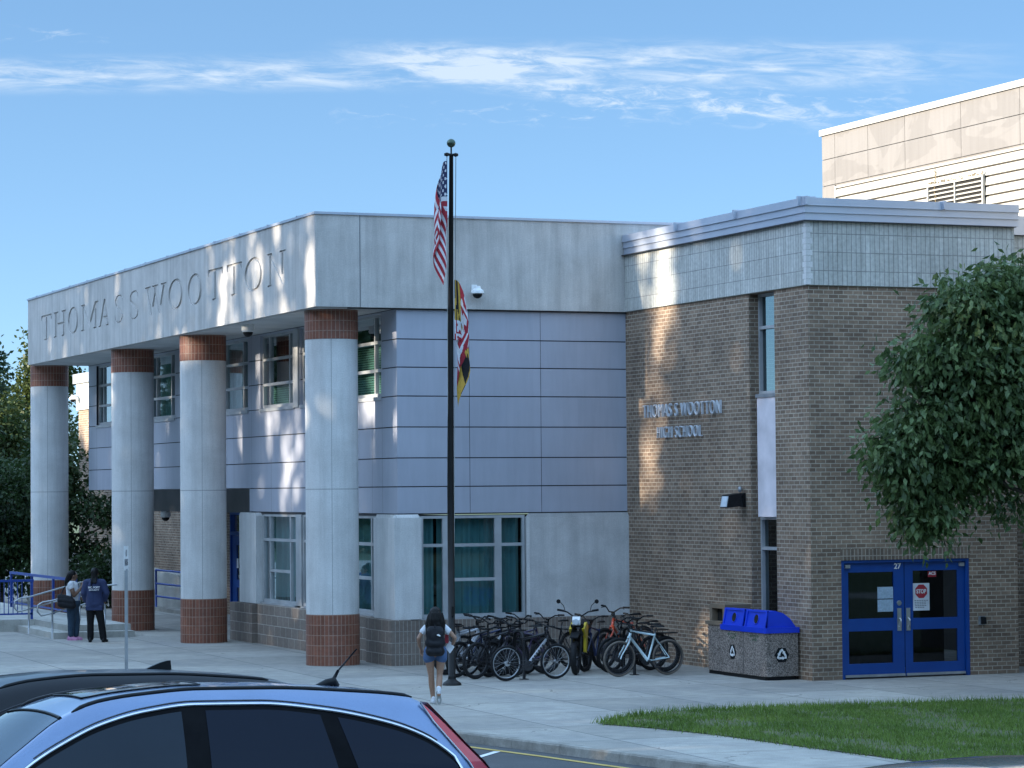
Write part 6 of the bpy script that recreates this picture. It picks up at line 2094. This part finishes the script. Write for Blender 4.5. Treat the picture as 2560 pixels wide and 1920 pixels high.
def shoe(parent, heel, toe, mat, sole, s=1.0, up=(0, 0, 1)):
    a, b = Vector(heel), Vector(toe); d = (b - a).normalized(); up = Vector(up); up = (up - d * up.dot(d)).normalized(); sd = d.cross(up)
    L_ = (b - a).length
    B = Blob()
    B.chain([(a + d * .035 + up * .045, .040 * s), (a + d * .10 + up * .052, .043 * s), (a + d * L_ * .62 + up * .036, .042 * s), (b - d * .035 + up * .030, .034 * s)])
    B.cap(a + d * .045 + up * .06, .040 * s, a + d * .05 + up * .095, .036 * s)
    o = B.build('shoe', mat, parent, .010, 2)
    m = MB()
    pr = [(0, .030), (.03, .038), (L_ * .45, .036), (L_ * .68, .045), (L_ * .9, .036), (L_, .012)]
    pts = [(u, w * s) for u, w in pr] + [(u, -w * s) for u, w in reversed(pr)]
    m.prism(pts, lambda p, h: a + d * p[0] + sd * p[1] + up * h, -.002, .022)
    m.build('sole', sole, o, fixn=True)
    return o


YAWC = R(-22.3)
# --- the girl walking away with a backpack -------------------------------------------------
gl = thing('person', 'girl with long dark hair, white top and denim shorts walking away past the flagpole', 'person', (-1.16, -9.72, 0), YAWC, local=True)
B = Blob()
B.chain([((-.045, .10, .06), .035), ((-.055, .09, .16), .040), ((-.07, .06, .34), .053), ((-.075, .03, .47), .050), ((-.10, .0, .72), .078), ((-.085, 0, .86), .088)])
B.chain([((.055, -.16, .17), .034), ((.05, -.13, .24), .040), ((.06, -.06, .37), .053), ((.065, .0, .48), .050), ((.085, .0, .72), .078), ((.08, 0, .86), .088)])
B.ell((0, 0, .88), (.155, .11, .12)); B.chain([((0, 0, .90), .115), ((0, .01, 1.06), .105), ((0, .0, 1.2), .12)])
B.cap((-.125, 0, 1.27), .048, (.125, 0, 1.27), .048); B.cap((0, 0, 1.26), .07, (0, .0, 1.35), .046)
B.chain([((-.145, 0, 1.265), .046), ((-.215, -.03, 1.19), .040), ((-.275, -.05, 1.08), .035), ((-.265, .02, .96), .028), ((-.245, .08, .91), .022)])
B.chain([((.145, 0, 1.265), .046), ((.235, -.04, 1.19), .040), ((.32, -.05, 1.09), .035), ((.295, .04, 1.0), .028), ((.25, .10, .955), .022)])
hand(B, (-.245, .08, .905), (.12, .25, -1), (.5, .8, .1), .7)
hand(B, (.25, .10, .95), (-.55, .5, -.55), (.1, .7, .6), 1.1)
f_, u_, r_ = head(B, (0, .02, 1.475), (0, 1, -.1))
body = B.build('body', SKIN1, gl, .0085, 3)
eyes(body, (0, .02, 1.475), f_, u_, r_, 1)
B = Blob(); B.chain([((-.11, -.005, .76), .098), ((-.09, 0, .86), .108)]); B.chain([((.095, -.005, .76), .098), ((.085, 0, .86), .108)]); B.ell((0, 0, .90), (.175, .13, .12)); B.cap((0, 0, .95), .125, (0, .0, 1.0), .118)
M['denim'] = plain('blue_denim', (.05, .095, .20), (.085, .15, .28), .85, 12)
B.build('shorts', M['denim'], gl, .012, 2)
B = Blob(); B.chain([((0, 0, 1.0), .122), ((0, .01, 1.12), .118), ((0, 0, 1.22), .13)]); B.cap((-.13, 0, 1.255), .066, (.13, 0, 1.255), .066)
B.cap((-.145, 0, 1.255), .062, (-.205, -.025, 1.195), .058); B.cap((.145, 0, 1.255), .062, (.215, -.03, 1.195), .058)
M['whitecloth'] = plain('white_cotton', (.66, .66, .68), rough=.9, scale=10)
B.build('shirt', M['whitecloth'], gl, .011, 2)
B = Blob(); B.ell((0, .0, 1.50), (.098, .098, .105)); B.chain([((0, -.04, 1.49), .10), ((0, -.07, 1.38), .115), ((0, -.085, 1.27), .105), ((0, -.10, 1.16), .07)])
B.chain([((-.07, -.03, 1.45), .06), ((-.11, -.05, 1.32), .06), ((-.115, -.07, 1.2), .045)]); B.chain([((.07, -.03, 1.45), .06), ((.11, -.05, 1.32), .06), ((.115, -.07, 1.2), .045)])
rr = random.Random(2)
for k in range(40):
    a = rr.uniform(-1.3, 1.3); x = .15 * math.sin(a); y = -.06 - .11 * math.cos(a)
    z = rr.uniform(1.14, 1.34); B.chain([((x * .8, y * .8, z + .16), .022), ((x, y, z + .06), .02), ((x * 1.05, y, z - .03), .010)])
B.build('hair', M['hair'], gl, .010, 1)
M['whitesole'] = plain('grey_white_sole', (.36, .36, .34), rough=.8)
shoe(gl, (-.035, -.06, .0), (-.06, .19, .0), M['whitecloth'], M['whitesole'])
shoe(gl, (.045, -.185, .225), (.06, -.10, .005), M['whitecloth'], M['whitesole'], up=(0, .95, .33))
B = Blob(); B.cap((.053, -.155, .20), .040, (.052, -.13, .27), .042); B.build('sock', M['whitecloth'], gl, .01, 1)
bp = thing('backpack', 'black backpack with a small white mark worn by the walking girl', 'backpack', (-1.16, -9.72, 0), YAWC, local=True)
M['packblack'] = plain('black_nylon', (.010, .011, .014), (.018, .019, .023), .7, 14)
B = Blob(); B.box((0, -.20, 1.02), (.135, .075, .20)); B.cap((-.075, -.20, .88), .085, (.075, -.20, .88), .085); B.cap((-.07, -.20, 1.02), .10, (.07, -.20, 1.02), .10); B.cap((-.06, -.19, 1.21), .085, (.06, -.19, 1.21), .085); B.ell((0, -.20, 1.1), (.15, .10, .18))
B.cap((-.07, -.27, .88), .055, (.07, -.27, .88), .055); B.cap((-.06, -.27, 1.0), .05, (.06, -.27, 1.0), .05)
pk = B.build('pack', M['packblack'], bp, .014, 2)
m_ = MB()
for s in (-1, 1): m_.tube([(s * .09, -.13, 1.24), (s * .11, .0, 1.335), (s * .12, .10, 1.27), (s * .125, .12, 1.1), (s * .13, .03, .95), (s * .12, -.13, .88)], .018, 8)
m_.build('strap', M['packblack'], bp)
m_ = MB(); m_.prism([(.03, 1.145), (.085, 1.125), (.09, 1.142), (.06, 1.165), (.035, 1.16)], lambda p, d: (p[0], d, p[1]), -.305, -.255); m_.build('mark', M['white'], bp)
m_ = MB(); m_.tube([(.0, -.26, 1.27), (0, -.29, 1.29), (.0, -.24, 1.31)], .008, 6); m_.build('top_loop', M['packblack'], bp)
pp = thing('paper_sheet', 'white folded paper sheet held in the right hand of the walking girl', 'paper', (-1.16, -9.72, 0), YAWC, local=True)
m_ = MB(); m_.obox((.235, .05, .93), (.038, .0, -.05), (.004, .003, .002), (.035, .0, .05)); m_.build('sheet', M['whitecloth'], pp)
m_ = MB(); m_.obox((.185, .06, 1.07), (.03, 0, .0), (0, .03, 0), (0, 0, .07)); rp = m_.build('red_folder', M['red'], pp)

# --- officer in a navy jacket, seen from behind ---------------------------------------------
of = thing('person', 'person in a long navy jacket with white lettering on the back and black trousers', 'person', (-1.60, 11.9, 0), YAWC, local=True)
M['navycloth'] = plain('navy_jacket', (.018, .028, .082), (.026, .040, .105), .8, 6)
M['blackcloth'] = plain('black_trousers', (.006, .006, .007), (.011, .011, .013), .85, 8)
B = Blob()
B.chain([((-.10, .02, .08), .04), ((-.10, .01, .45), .058), ((-.10, 0, .84), .085)]); B.chain([((.21, -.02, .08), .04), ((.16, -.01, .45), .058), ((.08, 0, .84), .085)])
B.chain([((0, 0, .86), .14), ((0, 0, 1.1), .13), ((0, 0, 1.35), .14)]); B.cap((-.16, 0, 1.42), .06, (.16, 0, 1.42), .06); B.cap((0, 0, 1.42), .07, (0, .01, 1.52), .052)
B.chain([((-.19, 0, 1.41), .055), ((-.25, -.02, 1.15), .045), ((-.22, .10, .96), .036)]); B.chain([((.19, 0, 1.41), .055), ((.28, -.03, 1.15), .045), ((.22, .10, .98), .036)])
hand(B, (-.22, .11, .955), (.1, .55, -.8), (.6, .6, .1), .8); hand(B, (.22, .11, .975), (-.2, .6, -.75), (-.6, .5, .1), .8)
f_, u_, r_ = head(B, (0, .03, 1.63), (-.25, 1, -.05), 1.02)
body = B.build('body', SKIN2, of, .010, 3); eyes(body, (0, .03, 1.63), f_, u_, r_, 1.02)
B = Blob()
B.chain([((-.10, .01, .10), .078), ((-.10, 0, .45), .082), ((-.095, 0, .84), .115)]); B.chain([((.205, -.01, .10), .082), ((.16, -.01, .45), .085), ((.085, 0, .84), .115)])
B.build('trousers', M['blackcloth'], of, .013, 2)
B = Blob()
B.ell((0, 0, .90), (.225, .16, .13)); B.chain([((-.055, 0, .90), .155), ((-.03, 0, 1.1), .16), ((0, 0, 1.33), .165)]); B.chain([((.055, 0, .90), .155), ((.03, 0, 1.1), .16), ((0, 0, 1.33), .165)])
B.cap((-.165, 0, 1.41), .085, (.165, 0, 1.41), .085); B.cap((0, 0, 1.46), .085, (0, .01, 1.51), .065)
B.chain([((-.19, 0, 1.40), .088), ((-.255, -.02, 1.16), .076), ((-.225, .09, .98), .062)]); B.chain([((.19, 0, 1.40), .088), ((.285, -.03, 1.16), .076), ((.23, .09, 1.0), .062)])
B.box((0, 0, .80), (.20, .13, .05))
jk = B.build('jacket', M['navycloth'], of, .013, 2)
m_ = MB(); put_text(m_, 'MC. PORT', .08, lambda x, y, z: (.015 + x, -.196 - z - .0, 1.295 + y), .012, .003, .27, height=.05); put_text(m_, 'SECURITY', .08, lambda x, y, z: (.015 + x, -.196 - z, 1.235 + y), .012, .002, .24, height=.035)
m_.build('back_lettering', M['whitecloth'], jk)
B = Blob(); B.ell((0, .02, 1.66), (.095, .10, .10)); B.chain([((0, -.03, 1.65), .085), ((0, -.06, 1.53), .07)])
for k in range(9):
    x = -.055 + .0138 * k; B.chain([((x * .7, -.07, 1.62), .020), ((x * 1.1, -.115, 1.50), .016), ((x * 1.15, -.165, 1.40), .013)])
B.chain([((-.035, -.1, 1.55), .018), ((-.05, -.165, 1.42), .016), ((-.055, -.185, 1.30), .013), ((-.05, -.185, 1.20), .008)])
B.build('hair', M['hair'], of, .010, 1)
shoe(of, (-.10, -.09, 0), (-.13, .17, 0), M['black'], M['black']); shoe(of, (.20, -.10, 0), (.28, .14, 0), M['black'], M['black'])

# --- woman in a white top with a big black bag, facing right -----------------------------------
wm = thing('person', 'woman in a white top, jeans and pink shoes, raising one hand as she talks', 'person', (-1.86, 13.0, 0), YAWC, local=True)
M['jeans'] = plain('dark_teal_jeans', (.018, .040, .070), (.030, .062, .100), .85, 10)
M['pinkshoe'] = plain('pink_shoe_fabric', (.58, .26, .42), rough=.7)
B = Blob()
B.chain([((-.05, -.04, .09), .042), ((-.04, -.04, .45), .062), ((-.03, -.03, .80), .10)]); B.chain([((.06, .08, .09), .042), ((.07, .08, .45), .062), ((.0, .06, .80), .10)])
B.ell((-.01, 0, .88), (.17, .16, .15)); B.chain([((-.01, 0, .95), .15), ((.0, 0, 1.12), .145), ((-.02, 0, 1.28), .14)])
B.cap((-.03, -.15, 1.34), .06, (-.03, .15, 1.34), .06); B.cap((-.03, 0, 1.34), .07, (-.005, 0, 1.44), .052)
B.chain([((-.03, -.19, 1.33), .062), ((.03, -.22, 1.16), .056), ((.055, -.21, 1.08), .050), ((.15, -.16, 1.17), .040), ((.235, -.12, 1.29), .028)])
B.chain([((-.03, .18, 1.33), .058), ((.02, .20, 1.12), .050), ((.14, .14, 1.0), .036), ((.20, .10, .97), .026)])
hand(B, (.235, -.12, 1.295), (.45, .25, .9), (-.7, .1, .5), .35); hand(B, (.20, .10, .97), (.9, -.2, -.2), (.2, -.6, .7), .6)
f_, u_, r_ = head(B, (.01, 0, 1.545), (1, .35, -.02), 1.02)
body = B.build('body', SKIN2, wm, .010, 3); eyes(body, (.01, 0, 1.545), f_, u_, r_, 1.02)
B = Blob(); B.chain([((-.05, -.04, .12), .066), ((-.035, -.04, .45), .092), ((-.02, -.05, .80), .135)]); B.chain([((.06, .08, .12), .066), ((.07, .08, .45), .092), ((.0, .06, .80), .135)]); B.ell((-.01, 0, .88), (.195, .185, .14))
B.build('jeans', M['jeans'], wm, .013, 2)
B = Blob(); B.chain([((-.005, 0, .98), .168), ((.0, 0, 1.12), .162), ((-.02, 0, 1.28), .155)]); B.cap((-.03, -.16, 1.345), .075, (-.03, .16, 1.345), .075); B.cap((-.03, -.19, 1.335), .078, (-.015, -.20, 1.27), .076); B.cap((-.03, .18, 1.335), .075, (-.01, .19, 1.26), .073)
B.build('shirt', M['whitecloth'], wm, .013, 2)
B = Blob(); B.ell((-.02, 0, 1.575), (.10, .098, .098)); B.chain([((-.06, -.01, 1.56), .085), ((-.11, -.02, 1.48), .07), ((-.15, -.03, 1.40), .055), ((-.175, -.03, 1.33), .03)])
B.build('hair', M['hair'], wm, .010, 1)
shoe(wm, (-.13, -.05, 0), (.12, -.07, 0), M['pinkshoe'], M['pinkshoe']); shoe(wm, (-.02, .08, 0), (.22, .07, 0), M['pinkshoe'], M['pinkshoe'])
M['badge'] = plain('pale_blue_badge', (.28, .38, .62), rough=.5)
m_ = MB(); m_.obox((.16, -.04, 1.02), (.012, 0, 0), (0, .04, 0), (.01, 0, .06)); m_.tube([(.13, -.04, 1.32), (.165, -.04, 1.08)], .008, 6); m_.build('badge', M['badge'], wm)
bg_ = thing('shoulder_bag', 'large soft black shoulder bag hanging at the hip of the woman in white', 'bag', (-1.86, 13.0, 0), YAWC, local=True)
B = Blob(); B.cap((-.24, -.27, .88), .09, (.03, -.27, .84), .09); B.cap((-.27, -.26, 1.05), .07, (-.02, -.26, 1.0), .07); B.cap((-.25, -.27, .97), .085, (.02, -.27, .93), .085)
B.build('bag_body', M['packblack'], bg_, .014, 2)
m_ = MB(); m_.tube([(-.26, -.25, 1.08), (-.18, -.24, 1.25), (-.06, -.215, 1.405), (.0, -.20, 1.40), (.01, -.24, 1.22), (.0, -.25, 1.02)], .014, 8); m_.build('bag_strap', M['packblack'], bg_)
